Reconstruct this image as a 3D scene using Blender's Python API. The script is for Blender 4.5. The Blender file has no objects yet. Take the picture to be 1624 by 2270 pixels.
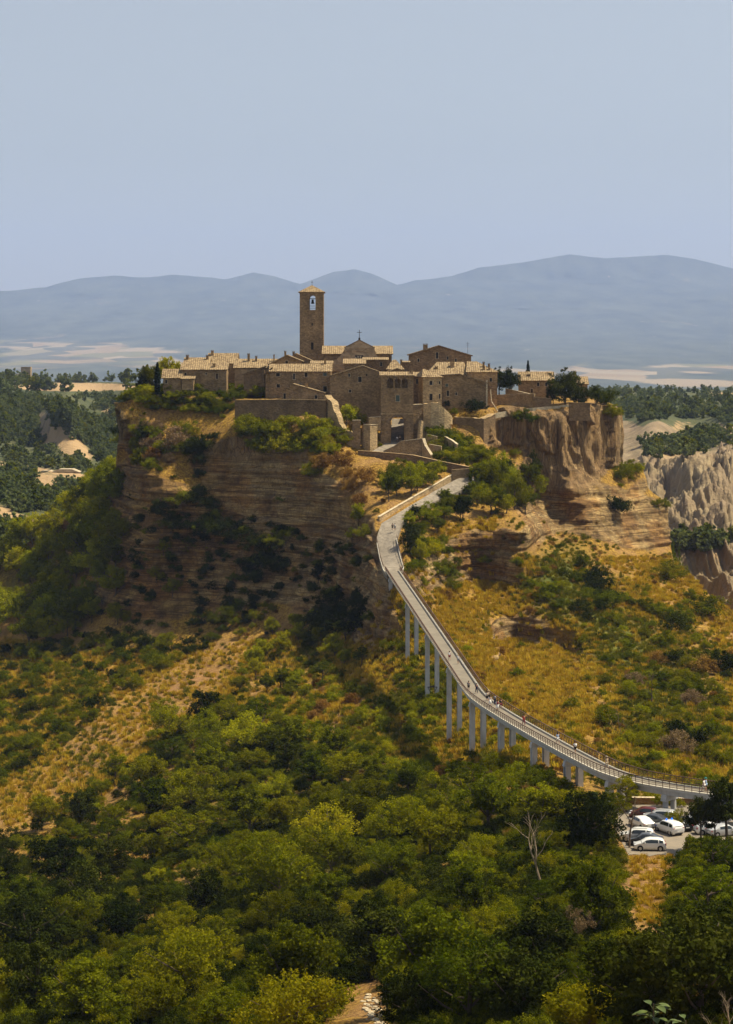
import bpy, bmesh, math, random
import numpy as np
from mathutils import Vector, Matrix
from mathutils.bvhtree import BVHTree
PI = math.pi
random.seed(7); RNG = np.random.default_rng(7)
SC = bpy.context.scene
COL = SC.collection
# ---- camera model: 1624x2270 reading frame, focal F, horizon row Y0 -------------
FW, FH, F, Y0 = 1624.0, 2270.0, 4500.0, 790.0
def W(px, py, D): return Vector(((px-FW/2)/F*D, D, (Y0-py)/F*D))
def WX(px, D): return (px-FW/2)/F*D
def WZ(py, D): return (Y0-py)/F*D
cam_d = bpy.data.cameras.new("camera"); cam = bpy.data.objects.new("camera", cam_d); COL.objects.link(cam)
cam_d.sensor_fit = 'VERTICAL'; cam_d.sensor_height = 36; cam_d.lens = F/FH*36
cam_d.shift_y = (Y0-FH/2)/FH
cam_d.clip_start = 1; cam_d.clip_end = 60000
cam.rotation_euler = (PI/2, 0, 0)
SC.camera = cam
# ---- light ------------------------------------------------------------------------
SUN = Vector((0.49, 0.11, 0.865)).normalized()
sl = bpy.data.lights.new("sun", 'SUN'); sl.energy = 5.0; sl.angle = math.radians(0.5); sl.color = (1.0, 0.88, 0.64)
so = bpy.data.objects.new("sun", sl); COL.objects.link(so)
so.rotation_euler = SUN.to_track_quat('Z', 'Y').to_euler(); so.location = (60, 560, 200)
wd = bpy.data.worlds.new("World"); SC.world = wd; wd.use_nodes = True
nt = wd.node_tree; bg = nt.nodes['Background']
sky = nt.nodes.new('ShaderNodeTexSky'); sky.sky_type = 'NISHITA'; sky.sun_disc = False
sky.sun_elevation = math.asin(SUN.z); sky.sun_rotation = math.atan2(SUN.x, SUN.y)
sky.altitude = 480; sky.air_density = 1.5; sky.dust_density = 1.0; sky.ozone_density = 4.0
hs = nt.nodes.new('ShaderNodeHueSaturation'); hs.inputs['Saturation'].default_value = .4; nt.links.new(sky.outputs[0], hs.inputs['Color']); nt.links.new(hs.outputs[0], bg.inputs[0]); bg.inputs[1].default_value = 0.069
SC.view_settings.view_transform = 'Standard'; SC.view_settings.look = 'None'
SC.view_settings.exposure = 0.6; SC.view_settings.gamma = 1.0
SC.render.engine = 'CYCLES'
cy = SC.cycles
cy.max_bounces = 5; cy.diffuse_bounces = 2; cy.glossy_bounces = 2; cy.transmission_bounces = 3
cy.transparent_max_bounces = 6; cy.volume_bounces = 2
cy.use_denoising = True
try: cy.denoiser = 'OPENIMAGEDENOISE'
except Exception: pass
# ---- numpy noise --------------------------------------------------------------------
def _h(ix, iy, iz, s):
    n = (ix.astype(np.int64)*374761393 + iy.astype(np.int64)*668265263 + iz.astype(np.int64)*2147483647*0 + iz.astype(np.int64)*1274126177 + s*974634777) & 0xffffffff
    n = ((n ^ (n >> 13))*1274126177) & 0xffffffff
    n = ((n ^ (n >> 16))*2246822519) & 0xffffffff
    return ((n ^ (n >> 15)) & 0xffffff)/float(0xffffff)
def vn(x, y, z=None, s=0):
    x = np.asarray(x, float); y = np.asarray(y, float)*np.ones_like(x)
    z = np.zeros_like(x) if z is None else np.asarray(z, float)*np.ones_like(x)
    ix, iy, iz = np.floor(x), np.floor(y), np.floor(z)
    fx, fy, fz = x-ix, y-iy, z-iz
    fx, fy, fz = [f*f*(3-2*f) for f in (fx, fy, fz)]
    r = 0
    for a in (0, 1):
        wa = fx if a else 1-fx
        for b in (0, 1):
            wb = fy if b else 1-fy
            for c in (0, 1):
                wc = fz if c else 1-fz
                r = r + wa*wb*wc*_h(ix+a, iy+b, iz+c, s)
    return r*2-1
def fbm(x, y, z=None, o=4, s=0, g=0.5):
    r = 0; a = 1; t = 0
    for k in range(o):
        r = r + a*vn(np.asarray(x)*2**k, np.asarray(y)*2**k, None if z is None else np.asarray(z)*2**k, s+k*17)
        t += a; a *= g
    return r/t
def sstep(a, b, x):
    t = np.clip((x-a)/(b-a), 0, 1); return t*t*(3-2*t)
# ---- materials ------------------------------------------------------------------------
class N:
    def __init__(s, name):
        s.m = bpy.data.materials.new(name); s.m.use_nodes = True; s.t = s.m.node_tree
        s.b = s.t.nodes['Principled BSDF']; s.out = s.t.nodes['Material Output']
        s.b.inputs['Roughness'].default_value = 0.85
        s.b.inputs['Specular IOR Level'].default_value = 0.25
    def n(s, typ, **k):
        nd = s.t.nodes.new('ShaderNode'+typ)
        for a, v in k.items(): setattr(nd, a, v)
        return nd
    def l(s, a, b): s.t.links.new(a, b)
    def coord(s): return s.n('TexCoord').outputs['Object']
    def mapp(s, v, sc):
        m = s.n('Mapping'); s.l(v, m.inputs[0]); m.inputs['Scale'].default_value = sc; return m.outputs[0]
    def noise(s, v, sc, det=4, rough=0.55, dist=0):
        t = s.n('TexNoise'); s.l(v, t.inputs['Vector']); t.inputs['Scale'].default_value = sc
        t.inputs['Detail'].default_value = det; t.inputs['Roughness'].default_value = rough; t.inputs['Distortion'].default_value = dist
        return t.outputs[0]
    def ramp(s, f, stops, interp='LINEAR'):
        r = s.n('ValToRGB'); s.l(f, r.inputs[0]); e = r.color_ramp.elements; r.color_ramp.interpolation = interp
        while len(e) < len(stops): e.new(0.5)
        for i, (p, c) in enumerate(stops):
            e[i].position = p; e[i].color = (c[0], c[1], c[2], 1) if isinstance(c, (tuple, list)) else (c, c, c, 1)
        return r.outputs[0]
    def mix(s, f, a, b, typ='MIX'):
        m = s.n('Mix', data_type='RGBA', blend_type=typ)
        for i, v in ((0, f), (6, a), (7, b)):
            if hasattr(v, 'links'): s.l(v, m.inputs[i])
            elif i == 0: m.inputs[0].default_value = v
            else: m.inputs[i].default_value = (*v[:3], 1)
        return m.outputs[2]
    def math(s, op, a, b=0.0, clamp=False):
        m = s.n('Math', operation=op, use_clamp=clamp)
        for i, v in ((0, a), (1, b)):
            if hasattr(v, 'links'): s.l(v, m.inputs[i])
            else: m.inputs[i].default_value = v
        return m.outputs[0]
    def attr(s, name): return s.n('Attribute', attribute_name=name).outputs['Fac']
    def col(s, c):
        if hasattr(c, 'links'): s.l(c, s.b.inputs['Base Color'])
        else: s.b.inputs['Base Color'].default_value = (*c, 1)
        return s
    def bump(s, h, dist=0.1, st=1.0):
        b = s.n('Bump'); s.l(h, b.inputs['Height']); b.inputs['Distance'].default_value = dist; b.inputs['Strength'].default_value = st
        s.l(b.outputs[0], s.b.inputs['Normal']); return s
# ---- mesh / object helpers --------------------------------------------------------------
def link(name, me, mat=None, parent=None, smooth=False):
    o = bpy.data.objects.new(name, me); COL.objects.link(o)
    if mat and not me.materials:
        for m in (mat if isinstance(mat, (list, tuple)) else [mat]): me.materials.append(m)
    if smooth: me.polygons.foreach_set('use_smooth', [True]*len(me.polygons))
    if parent: o.parent = parent
    return o
def tag(o, label=None, cat=None, group=None, kind=None):
    if label: o['label'] = label
    if cat: o['category'] = cat
    if group: o['group'] = group
    if kind: o['kind'] = kind
    return o
def empty(name, loc=(0, 0, 0), rz=0):
    o = bpy.data.objects.new(name, None); COL.objects.link(o); o.location = loc; o.rotation_euler = (0, 0, rz)
    o.empty_display_size = 0.5; return o
def copy_tree(o, parent=None):
    c = o.copy(); COL.objects.link(c)
    if parent: c.parent = parent
    for ch in list(KIDS.get(o, ())):
        KIDS.setdefault(c, []).append(copy_tree(ch, c))
    return c
KIDS = {}
class MB:
    """collects faces of one mesh"""
    def __init__(s): s.v = []; s.f = []; s.mi = []
    def quad(s, pts, mi=0):
        b = len(s.v); s.v += [tuple(p) for p in pts]; s.f.append(tuple(range(b, b+len(pts)))); s.mi.append(mi)
    def mesh(s, vs, fs, mi=0):
        b = len(s.v); s.v += [tuple(p) for p in vs]; s.f += [tuple(b+i for i in f) for f in fs]; s.mi += [mi]*len(fs)
    def box(s, c, size, M=None, mi=0, taper=1.0):
        x, y, z = [d/2 for d in size]; vs = []
        for sz in (-1, 1):
            t = taper if sz > 0 else 1
            for sx, sy in ((-1, -1), (1, -1), (1, 1), (-1, 1)):
                p = Vector((sx*x*t, sy*y*t, sz*z))
                if M: p = M @ p
                vs.append(Vector(c)+p)
        s.mesh(vs, [(0, 3, 2, 1), (4, 5, 6, 7), (0, 1, 5, 4), (1, 2, 6, 5), (2, 3, 7, 6), (3, 0, 4, 7)], mi)
    def prism(s, pts, a, b, mi=0):
        """pts: 2D ring mapped by callables a(p), b(p) to the two end loops"""
        n = len(pts); A = [a(p) for p in pts]; B = [b(p) for p in pts]
        fs = [tuple(range(n-1, -1, -1)), tuple(range(n, 2*n))]+[(i, (i+1) % n, n+(i+1) % n, n+i) for i in range(n)]
        s.mesh(A+B, fs, mi)
    def tube(s, pts, rad, n=6, mi=0, cap=True):
        rings = []
        for i, p in enumerate(pts):
            p = Vector(p); d = (Vector(pts[min(i+1, len(pts)-1)])-Vector(pts[max(i-1, 0)])).normalized()
            u = d.orthogonal().normalized() if i == 0 else (u-d*u.dot(d)).normalized()
            w = d.cross(u); r = rad[i] if isinstance(rad, (list, tuple)) else rad
            rings.append([p+(u*math.cos(2*PI*k/n)+w*math.sin(2*PI*k/n))*r for k in range(n)])
        vs = [q for r in rings for q in r]; fs = []
        for i in range(len(pts)-1):
            for k in range(n): fs.append((i*n+k, i*n+(k+1) % n, (i+1)*n+(k+1) % n, (i+1)*n+k))
        if cap: fs += [tuple(range(n-1, -1, -1)), tuple((len(pts)-1)*n+k for k in range(n))]
        s.mesh(vs, fs, mi)
    def me(s, name):
        m = bpy.data.meshes.new(name); m.from_pydata(s.v, [], s.f)
        if any(s.mi): m.polygons.foreach_set('material_index', s.mi)
        m.update(); return m
    def build(s, name, mat, parent=None, smooth=False, loc=None):
        o = link(name, s.me(name), mat, parent, smooth)
        if loc is not None: o.location = loc
        if parent: KIDS.setdefault(parent, []).append(o)
        return o
def grid_mesh(name, P, attrs=None):
    """P: (rows, cols, 3) array"""
    R, C, _ = P.shape
    m = bpy.data.meshes.new(name)
    idx = np.arange(R*C).reshape(R, C)
    q = np.stack([idx[:-1, :-1], idx[1:, :-1], idx[1:, 1:], idx[:-1, 1:]], -1).reshape(-1, 4)
    m.vertices.add(R*C); m.vertices.foreach_set('co', P.reshape(-1).astype(np.float32))
    m.loops.add(q.size); m.loops.foreach_set('vertex_index', q.reshape(-1).astype(np.int32))
    m.polygons.add(len(q)); m.polygons.foreach_set('loop_start', (np.arange(len(q))*4).astype(np.int32))
    try: m.polygons.foreach_set('loop_total', np.full(len(q), 4, np.int32))
    except Exception: pass
    m.polygons.foreach_set('use_smooth', [True]*len(q))
    m.update(calc_edges=True); m.validate()
    for k, a in (attrs or {}).items():
        at = m.attributes.new(k, 'FLOAT', 'POINT'); at.data.foreach_set('value', a.reshape(-1).astype(np.float32))
    return m
def tps(ctrl, scale=300.0, lam=1e-4):
    c = np.array(ctrl, float); X = c[:, :2]/scale; v = np.log(c[:, 2])
    n = len(c); d = np.linalg.norm(X[:, None]-X[None], axis=2)
    K = np.where(d > 0, d*d*np.log(d+1e-12), 0)+lam*np.eye(n)
    Pm = np.hstack([np.ones((n, 1)), X]); A = np.zeros((n+3, n+3)); A[:n, :n] = K; A[:n, n:] = Pm; A[n:, :n] = Pm.T
    w = np.linalg.solve(A, np.concatenate([v, np.zeros(3)]))
    def f(px, py):
        sh = px.shape; q = np.stack([px.ravel(), py.ravel()], 1)/scale; out = np.empty(len(q))
        for i in range(0, len(q), 20000):
            qq = q[i:i+20000]; dd = np.linalg.norm(qq[:, None]-X[None], axis=2)
            out[i:i+20000] = (dd*dd*np.log(dd+1e-12)) @ w[:n]+w[n]+qq @ w[n+1:]
        return np.exp(out).reshape(sh)
    return f
def normals(P):
    du = np.gradient(P, axis=1); dv = np.gradient(P, axis=0)
    n = np.cross(dv, du); n /= np.linalg.norm(n, axis=2, keepdims=True)+1e-9
    return n
def blobs(px, py, lst):
    r = np.zeros_like(px)
    for x, y, rx, ry, a, v in lst:
        ca, sa = math.cos(math.radians(a)), math.sin(math.radians(a))
        dx, dy = px-x, py-y; u = (dx*ca+dy*sa)/rx; w = (-dx*sa+dy*ca)/ry
        r += v*np.exp(-(u*u+w*w))
    return r
# ======================= THE MAIN HILL ==========================================
RIM = [(-160,1330),(0,1250),(60,1205),(130,1150),(200,1090),(256,1040),(262,892),(300,884),(350,876),(430,876),(520,884),(600,884),(700,884),
       (760,888),(843,915),(870,924),(915,924),(940,915),(1000,902),(1098,908),(1110,902),(1180,905),(1266,896),(1340,899),(1371,905),(1377,1044),(1426,1040),(1436,1082),(1476,1115),
       (1484,1190),(1492,1246),(1560,1305),(1624,1358),(1790,1440)]
CT = [ # px, py, depth
 (-160,1340,665),(0,1250,665),(130,1150,655),(200,1090,645),(256,1040,625),(262,892,604),(262,1000,602),
 (300,884,602),(350,876,602),(430,876,600),(520,884,596),(600,884,592),(700,884,590),
 (350,892,601),(430,892,599),(500,900,595),(350,940,596),(430,940,592),(300,1000,594),(430,1000,584),(520,940,582),(620,940,577),(720,945,575),
 (620,890,588),(700,890,587),(760,900,592),(770,950,580),(790,998,571),
 (300,1050,588),(430,1040,581),(550,1025,574),(650,1015,569),(720,1020,564),(765,1035,557),
 (290,1200,583),(400,1200,575),(550,1200,565),(680,1200,555),(780,1180,535),(820,1180,508),
 (280,1350,576),(400,1350,567),(550,1350,554),(680,1340,541),(780,1330,512),(828,1330,478),
 (835,1165,505),(838,1250,484),(840,1340,470),
 (200,1440,568),(400,1440,550),(550,1440,532),(680,1430,515),(780,1420,488),(840,1400,462),
 (150,1250,638),(150,1350,608),(0,1400,618),(60,1300,648),(230,1200,618),(0,1500,565),(-160,1500,585),
 (870,1412,454),(912,1497,424),(957,1570,395),(1008,1650,366),(1058,1665,342),(1125,1675,322),(1200,1685,312),
 (500,1490,510),(300,1500,530),(300,1600,470),(150,1600,490),(0,1620,500),(0,1800,415),(150,1750,425),(300,1750,395),
 (600,1520,480),(600,1600,425),(600,1750,368),(750,1520,450),(750,1620,400),(850,1660,372),(850,1800,315),
 (-160,1800,430),(-160,2050,300),(0,2000,300),(300,2000,290),(600,2000,260),(900,2000,235),(900,1860,285),
 (1200,1780,285),(1200,1900,240),(1200,2060,200),(1200,2290,150),(900,2290,160),(600,2290,172),(0,2290,200),(300,2290,190),
 (-160,2430,180),(400,2430,150),(900,2430,130),(1400,2430,110),(1790,2430,95),
 (1395,1800,272),(1395,1890,250),(1440,1890,250),(1530,1890,250),(1480,1822,266),(1560,1800,273),(1660,1835,263),(1660,1890,250),
 (1440,1950,231),(1445,2040,205),(1600,1960,218),(1600,2080,175),(1600,2290,128),(1790,2100,165),(1790,1870,255),(1340,1900,243),(1340,2100,188),(1400,2290,140),
 # gate, ramp, walkway
 (843,985,577),(880,983,579),(916,980,579),(880,950,592),(880,926,602),(846,1000,572),(940,980,576),
 (960,925,584),(1000,925,583),(1080,930,582),(960,970,576),(1000,985,575),(1060,985,574),(950,1012,566),(1000,1025,562),(1050,1042,556),
 (793,1003,569),(850,1012,564),(900,1025,560),(950,1045,553),(1000,1066,546),(900,1080,539),(950,1080,538),(850,1100,533),(810,1080,540),(840,1145,513),
 (1052,1057,547),(1003,1072,543),(1030,1078,541),(1090,1048,551),(950,1110,526),(880,1145,511),(905,1135,514),(875,1165,505),(890,1170,504),(862,1200,495),(845,1200,495),(882,1200,495),
 (862,1262,474),(850,1262,474),(876,1262,474),(893,1262,476),(910,1180,506),(940,1170,512),(985,1130,527),(1000,1110,533),(1050,1100,545),(1100,1085,556),
 (920,1300,472),(965,1250,500),(985,1170,516),(930,1350,458),(990,1350,478),(1050,1165,519),(1120,1165,518),(1165,1170,516),(1050,1200,517),(1120,1200,515),(1050,1300,511),(1120,1300,508),(1160,1250,508),(1170,1310,503),
 (1190,1350,489),(1180,1390,484),(1180,1440,480),(1185,1462,462),(1250,1400,482),(1255,1450,477),(1260,1475,458),(1090,1370,484),(1100,1400,478),(1110,1430,475),(1105,1455,455),(1000,1400,455),(1000,1470,425),(1100,1450,450),(1100,1540,398),(1200,1500,430),(1200,1580,385),
 # right cliffs
 (1110,912,587),(1180,910,588),(1266,902,593),(1340,904,603),(1371,905,611),(1110,1000,583),(1180,1000,584),(1266,1000,589),(1340,1000,599),(1368,1030,607),
 (1150,1085,575),(1250,1085,582),(1350,1070,594),(1400,1050,606),(1430,1090,605),(1180,1140,566),(1300,1150,574),(1400,1160,586),(1472,1130,603),(1480,1220,588),(1400,1230,571),(1300,1215,561),(1200,1195,553),
 (1220,1260,518),(1300,1300,517),(1400,1300,525),(1500,1300,548),(1624,1370,530),(1790,1440,520),(1300,1400,480),(1400,1400,488),(1500,1420,480),(1600,1450,475),
 (1300,1500,430),(1400,1530,415),(1500,1560,400),(1600,1570,400),(1790,1600,400),(1300,1600,370),(1400,1650,350),(1500,1690,335),(1600,1720,330),(1790,1750,330),(1450,1762,298),(1560,1770,294),(1660,1780,290)]
fD = tps(CT)
cx = []; x = -160.0
while x <= 1790:
    cx.append(x); x += 2.9 if -20 < x < 1640 else 8
cx = np.array(sorted(set(cx+[256.0, 262.0, 1371.0, 1377.0])))
rim = np.interp(cx, [p[0] for p in RIM], [p[1] for p in RIM])
ROWS = np.concatenate([np.arange(874, 1700, 2.7), np.arange(1700, 2434, 4.2)])
NR = len(ROWS)
PX = np.repeat(cx[None], NR, 0); PY = np.maximum(rim[None], ROWS[:, None])
FIRST = np.argmax(ROWS[:, None] >= rim[None], axis=0)
DD = fD(PX, PY)
P = np.stack([(PX-FW/2)/F*DD, DD, (Y0-PY)/F*DD], -1)
# back of the hill
mesa = sstep(256, 266, cx)*(1-sstep(1371, 1380, cx))
back = []
for dd, zm, zo in ((230, -75, -95), (170, -40, -80), (140, -1, -62), (90, 1.0, -38), (40, 0.8, -16), (14, 0.5, -5), (5, 0.2, -1.5)):
    b = P[0].copy(); sc = (b[:, 1]+dd)/b[:, 1]
    b[:, 0] *= 1+(sc-1)*0.4; b[:, 1] += dd; b[:, 0] += dd*.9*(1-sstep(262, 520, cx))*mesa; b[:, 2] += zm*mesa+zo*(1-mesa); back.append(b)
P = np.concatenate([np.array(back), P], 0)
nb = len(back)
PXf = np.concatenate([np.repeat(cx[None], nb, 0), PX]); PYf = np.concatenate([np.repeat(rim[None], nb, 0)-np.arange(nb, 0, -1)[:, None], PY])
Nn = normals(P); Nn[Nn[..., 2] < -0.2] *= -1
for j in range(len(cx)):
    k = nb+FIRST[j]+1; Nn[nb-1:k, j] = Nn[k, j]
nz = Nn[..., 2]
X, Y, Z = P[..., 0], P[..., 1], P[..., 2]
front = np.ones_like(X); front[:nb-1] = 0
rockblob = blobs(PXf, PYf, [(1080,1270,110,75,25,1.0),(1195,1405,100,42,15,1.7),(560,1180,300,150,0,.8),(330,1350,160,110,0,.5),(1290,1150,210,62,3,1.7),(1450,1180,60,60,0,.9),(1240,1000,160,100,0,.5),(790,1250,90,120,0,.9),
     (930,1310,40,60,0,.5),(200,1440,140,30,0,.3),(700,1290,170,120,0,.6),(480,1500,60,30,-40,.0)])
rock = sstep(0.62, 0.40, nz+0.10*fbm(X*.15, Y*.15, Z*.15, 3)-0.42*rockblob+0.08)*front
rock *= 1-np.clip(blobs(PXf, PYf, [(1250,1290,120,60,35,1.2),(1350,1380,150,100,20,1.2),(870,1080,90,35,-20,1.3),(950,1490,120,90,50,1.3),(980,1420,60,60,0,.8),(850,1120,60,35,0,1.0),(1110,1500,80,30,20,.8)]), 0, 1)
rock[PYf > 1640] *= 0.1
walk = np.clip(blobs(PXf, PYf, [(862,1220,16,70,-10,1.6),(940,1120,90,18,-31,1.6),(1040,1065,50,14,-10,1.4)]), 0, 1)
rock *= 1-walk
tuff = sstep(-36, -31, Z+2*vn(X*.08, Y*.08)+4*(X > 30)-6*(X < 5))*front*rock
lay = np.clip(rock-tuff, 0, 1)
hn = Nn.copy(); hn[..., 2] *= .25
hn /= np.linalg.norm(hn, axis=2, keepdims=True)+1e-6
warp = 1.2*fbm(X*.04, Y*.04, Z*.02, 3, 5)
st = 2.0*fbm((Z+warp)*.55, X*.012, None, 3, 9)+.55*np.sign(vn((Z+warp)*1.3, X*.03, None, 31))*np.abs(vn((Z+warp)*1.3, X*.03, None, 31))**.5
gull = -1.0*np.abs(fbm(X*.22, Y*.22, Z*.05, 3, 77))+.4
dl = lay*(st*.75+gull*1.6+.35*fbm(X*.9, Y*.9, Z*1.6, 3, 3)+1.5*fbm(X*.06, Y*.06, Z*.05, 2, 13))
fl = 1-2*np.abs(fbm(X*.20+3, Y*.20, Z*.030, 2, 41)); fl2 = 1-2*np.abs(fbm(X*.45, Y*.45, Z*.035, 2, 43))
dt = tuff*(1.1*(fl-.55)+1.3*(fl2-.5)+.35*fbm(X*1.3, Y*1.3, Z*.7, 3, 8)+1.4*np.sign(vn(X*.13, Y*.13, Z*.02, 4))*0.7)
up = (1-rock)*front*(.55*fbm(X*.09, Y*.09, None, 3, 21)+.22*fbm(X*.5, Y*.5, None, 3, 22))*(1-walk)
PL = [(1068,1042,30),(1030,1069,30),(982,1092,28),(923,1122,28),(876,1150,32),(860,1175,32),(857,1200,30),(864,1236,28),(872,1264,28),(880,1290,26)]
PL2 = [(820,1002,10),(860,1004,20),(882,985,26),(882,950,20),(882,926,18)]
near = np.zeros_like(X)
for pl_ in (PL, PL2):
    for (ax, ay, ar), (bx, by, br) in zip(pl_, pl_[1:]):
        tq = np.clip(((PXf-ax)*(bx-ax)+(PYf-ay)*(by-ay))/((bx-ax)**2+(by-ay)**2), 0, 1); dq = np.hypot(PXf-ax-tq*(bx-ax), (PYf-ay-tq*(by-ay))*1.4); rq = ar+(br-ar)*tq
        near = np.maximum(near, sstep(1.35, .95, dq/rq))
gl_ = np.abs(fbm((X*.8+Y*.45)*.13, (Y*.8-X*.45)*.03, None, 3, 91)); up += (1-rock)*front*sstep(1150, 1250, PYf)*(1-sstep(1700, 1800, PYf))*1.6*(.25-gl_)
dl *= 1-near; dt *= 1-near; up *= 1-near
P = P+hn*(dl+dt)[..., None]; P[..., 2] += up-near*1.3
# the car park is level ground
lotx = sstep(WX(1370, 250), WX(1392, 250), P[..., 0]); loty = sstep(244, 248, P[..., 1])*(1-sstep(276, 281, P[..., 1]))
LOTZ = WZ(1890, 250); m_ = lotx*loty; P[..., 2] = P[..., 2]*(1-m_)+(LOTZ-.02)*m_
green = blobs(PXf, PYf, [(1230,1290,75,90,35,1.0),(1340,1400,100,90,40,.7),(1450,1500,120,130,0,.5),(940,1540,75,110,20,.9),(900,1430,30,60,0,.4),(700,1850,300,80,-20,.7),(1130,1620,60,40,0,.5),(1500,1600,150,150,0,.45),(900,1900,500,200,0,.5),
     (1240,1500,40,30,0,.4),(1420,1620,60,60,0,.4),(1010,1390,30,30,0,.4),(600,1700,250,60,-20,.5),(100,1620,120,80,-20,.35),(640,1480,140,70,0,.4),(60,1300,120,120,0,.5)])
green = np.clip(green+.28*fbm(X*.07, Y*.07, None, 4, 55)-.05, 0, 1)
bare = np.clip(blobs(PXf, PYf, [(330,1570,220,28,-32,.75),(780,1570,60,35,-20,.8),(740,1640,30,60,20,.5),(1430,1960,45,90,10,.9),(830,2230,50,70,0,.9),(60,1790,80,35,-30,.4),(450,1500,60,20,-35,.5),(850,1110,50,20,0,.5)]), 0, 1)
ext = []
for q_, (sc_, zz_) in enumerate(((.62, -24.5), (.33, -13.0), (.10, -4.5), (.0, -2.2))):
    e_ = P[-1].copy(); e_[:, 1] *= sc_; e_[:, 0] *= max(sc_, .35); e_[:, 2] = -.40*e_[:, 1]-1.7; ext.append(e_)
    if q_ == 3: e_[:, 1] = -20; e_[:, 2] = -1.8
P = np.concatenate([P, np.array(ext)]); rock, tuff, green, bare = [np.concatenate([a_, np.repeat(a_[-1:], 4, 0)]) for a_ in (rock, tuff, green, bare)]
ROCKG = rock[:len(rock)-4]; CXG = cx.copy()
def rock_at(px, py):
    j = min(len(CXG)-1, int(np.searchsorted(CXG, px))); i = min(NR-1, int(np.searchsorted(ROWS, py))); return float(ROCKG[nb+i, j])
hill_me = grid_mesh('hill', P, dict(rock=rock, tuff=tuff, green=green, bare=bare))
m = N('hill_ground'); c = m.coord()
sepz = m.n('SeparateXYZ'); m.l(c, sepz.inputs[0])
n1 = m.noise(c, .35, 6, .65); n2 = m.noise(c, 2.2, 5, .7); n3 = m.noise(m.mapp(c, (.022, .022, .52)), 1.0, 7, .66, .5)
n4 = m.noise(m.mapp(c, (.55, .55, .035)), 1.0, 6, .72); n5 = m.noise(c, .09, 4, .6); n2b = m.noise(c, 1.1, 6, .72)
dry = m.ramp(n2b, [(.30, (.10, .055, .012)), (.45, (.27, .15, .020)), (.58, (.47, .285, .040)), (.72, (.66, .44, .09))])
n6 = m.noise(c, 5.0, 3, .6)
dry = m.mix(m.ramp(n5, [(.48, 0.0), (.66, .6)]), dry, (.42, .25, .12))
dry = m.mix(.6, dry, m.ramp(n2, [(.3, (.35, .22, .12)), (.65, (1, 1, 1))]), 'MULTIPLY')
grn = m.ramp(n1, [(.30, (.035, .045, .006)), (.5, (.10, .115, .010)), (.7, (.22, .20, .018))])
gm = m.math('MULTIPLY_ADD', m.attr('green'), 1.6); gm.node.inputs[2].default_value = -.35
gm2 = m.math('ADD', gm, m.math('MULTIPLY', m.math('SUBTRACT', n2, .5), 1.6), True)
gcol = m.mix(gm2, dry, grn)
bcol = m.ramp(n2, [(.35, (.20, .09, .03)), (.6, (.42, .23, .10)), (.75, (.55, .36, .17))])
gcol = m.mix(m.math('MULTIPLY', m.attr('bare'), m.ramp(n1, [(.35, .2), (.6, 1.0)])), gcol, bcol)
layc = m.ramp(n3, [(.30, (.05, .028, .012)), (.40, (.22, .145, .060)), (.48, (.56, .41, .18)), (.52, (.12, .07, .03)), (.57, (.42, .30, .13)), (.62, (.16, .10, .045)), (.70, (.72, .56, .28))])
layc = m.mix(m.ramp(n1, [(.40, .0), (.60, .6)]), layc, (.24, .15, .06))
layc = m.mix(m.ramp(n2, [(.54, .0), (.66, .75)]), layc, (.085, .065, .02))
layc = m.mix(1.0, layc, m.ramp(m.noise(c, .16, 6, .75), [(.35, (.45, .42, .40)), (.6, (1.25, 1.2, 1.15))]), 'MULTIPLY')
layc = m.mix(m.ramp(n5, [(.47, .0), (.58, .75)]), layc, m.mix(1.0, layc, (.80, .60, .38), 'MULTIPLY'))
tufc = m.ramp(n4, [(.30, (.055, .030, .014)), (.42, (.18, .105, .048)), (.52, (.38, .235, .10)), (.58, (.20, .115, .050)), (.66, (.66, .47, .22))])  # pale and dark streaks put lit flutes and shaded grooves into the colour
kv = m.n('TexVoronoi', feature='DISTANCE_TO_EDGE'); m.l(m.mapp(c, (.55, .55, .12)), kv.inputs['Vector']); kv.inputs['Scale'].default_value = 1.0
tufc = m.mix(m.ramp(kv.outputs['Distance'], [(.0, .75), (.06, 0.0)]), tufc, (.04, .02, .01))
layc = m.mix(m.ramp(kv.outputs['Distance'], [(.0, .55), (.035, 0.0)]), layc, (.05, .03, .015))
tufc = m.mix(m.ramp(n5, [(.42, 0), (.6, .35)]), tufc, (.26, .18, .095))
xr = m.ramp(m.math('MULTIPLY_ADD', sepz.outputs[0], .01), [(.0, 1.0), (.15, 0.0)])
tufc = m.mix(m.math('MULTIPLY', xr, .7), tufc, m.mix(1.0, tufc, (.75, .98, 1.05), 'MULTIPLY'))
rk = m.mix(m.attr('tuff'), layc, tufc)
rk = m.mix(m.math('MULTIPLY', xr, .9), rk, m.mix(1.0, rk, (.80, .70, .48), 'MULTIPLY'))  # left face: darker stone tone, with its shade deepened in the colour
rf = m.math('ADD', m.attr('rock'), m.math('MULTIPLY', m.math('SUBTRACT', n2, .5), .9), True)
rf = m.ramp(rf, [(.35, 0.0), (.6, 1.0)])
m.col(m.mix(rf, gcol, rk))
nb3 = m.math('ADD', m.math('MULTIPLY', n3, m.math('SUBTRACT', m.attr('rock'), m.attr('tuff'))), m.math('MULTIPLY', n4, m.attr('tuff')))
m.bump(m.math('ADD', m.math('MULTIPLY', nb3, 1.3), m.math('MULTIPLY', n2, .6)), 1.1, 1.0)
M_HILL = m.m
hill = tag(link('hill', hill_me, M_HILL), kind='structure')
bpy.context.view_layer.update()
HB = BVHTree.FromObject(hill, bpy.context.evaluated_depsgraph_get())
def hit(px, py):
    d = W(px, py, 1.0).normalized(); r = HB.ray_cast(Vector((0, 0, 0)), d, 2000)
    return r[0]
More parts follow.
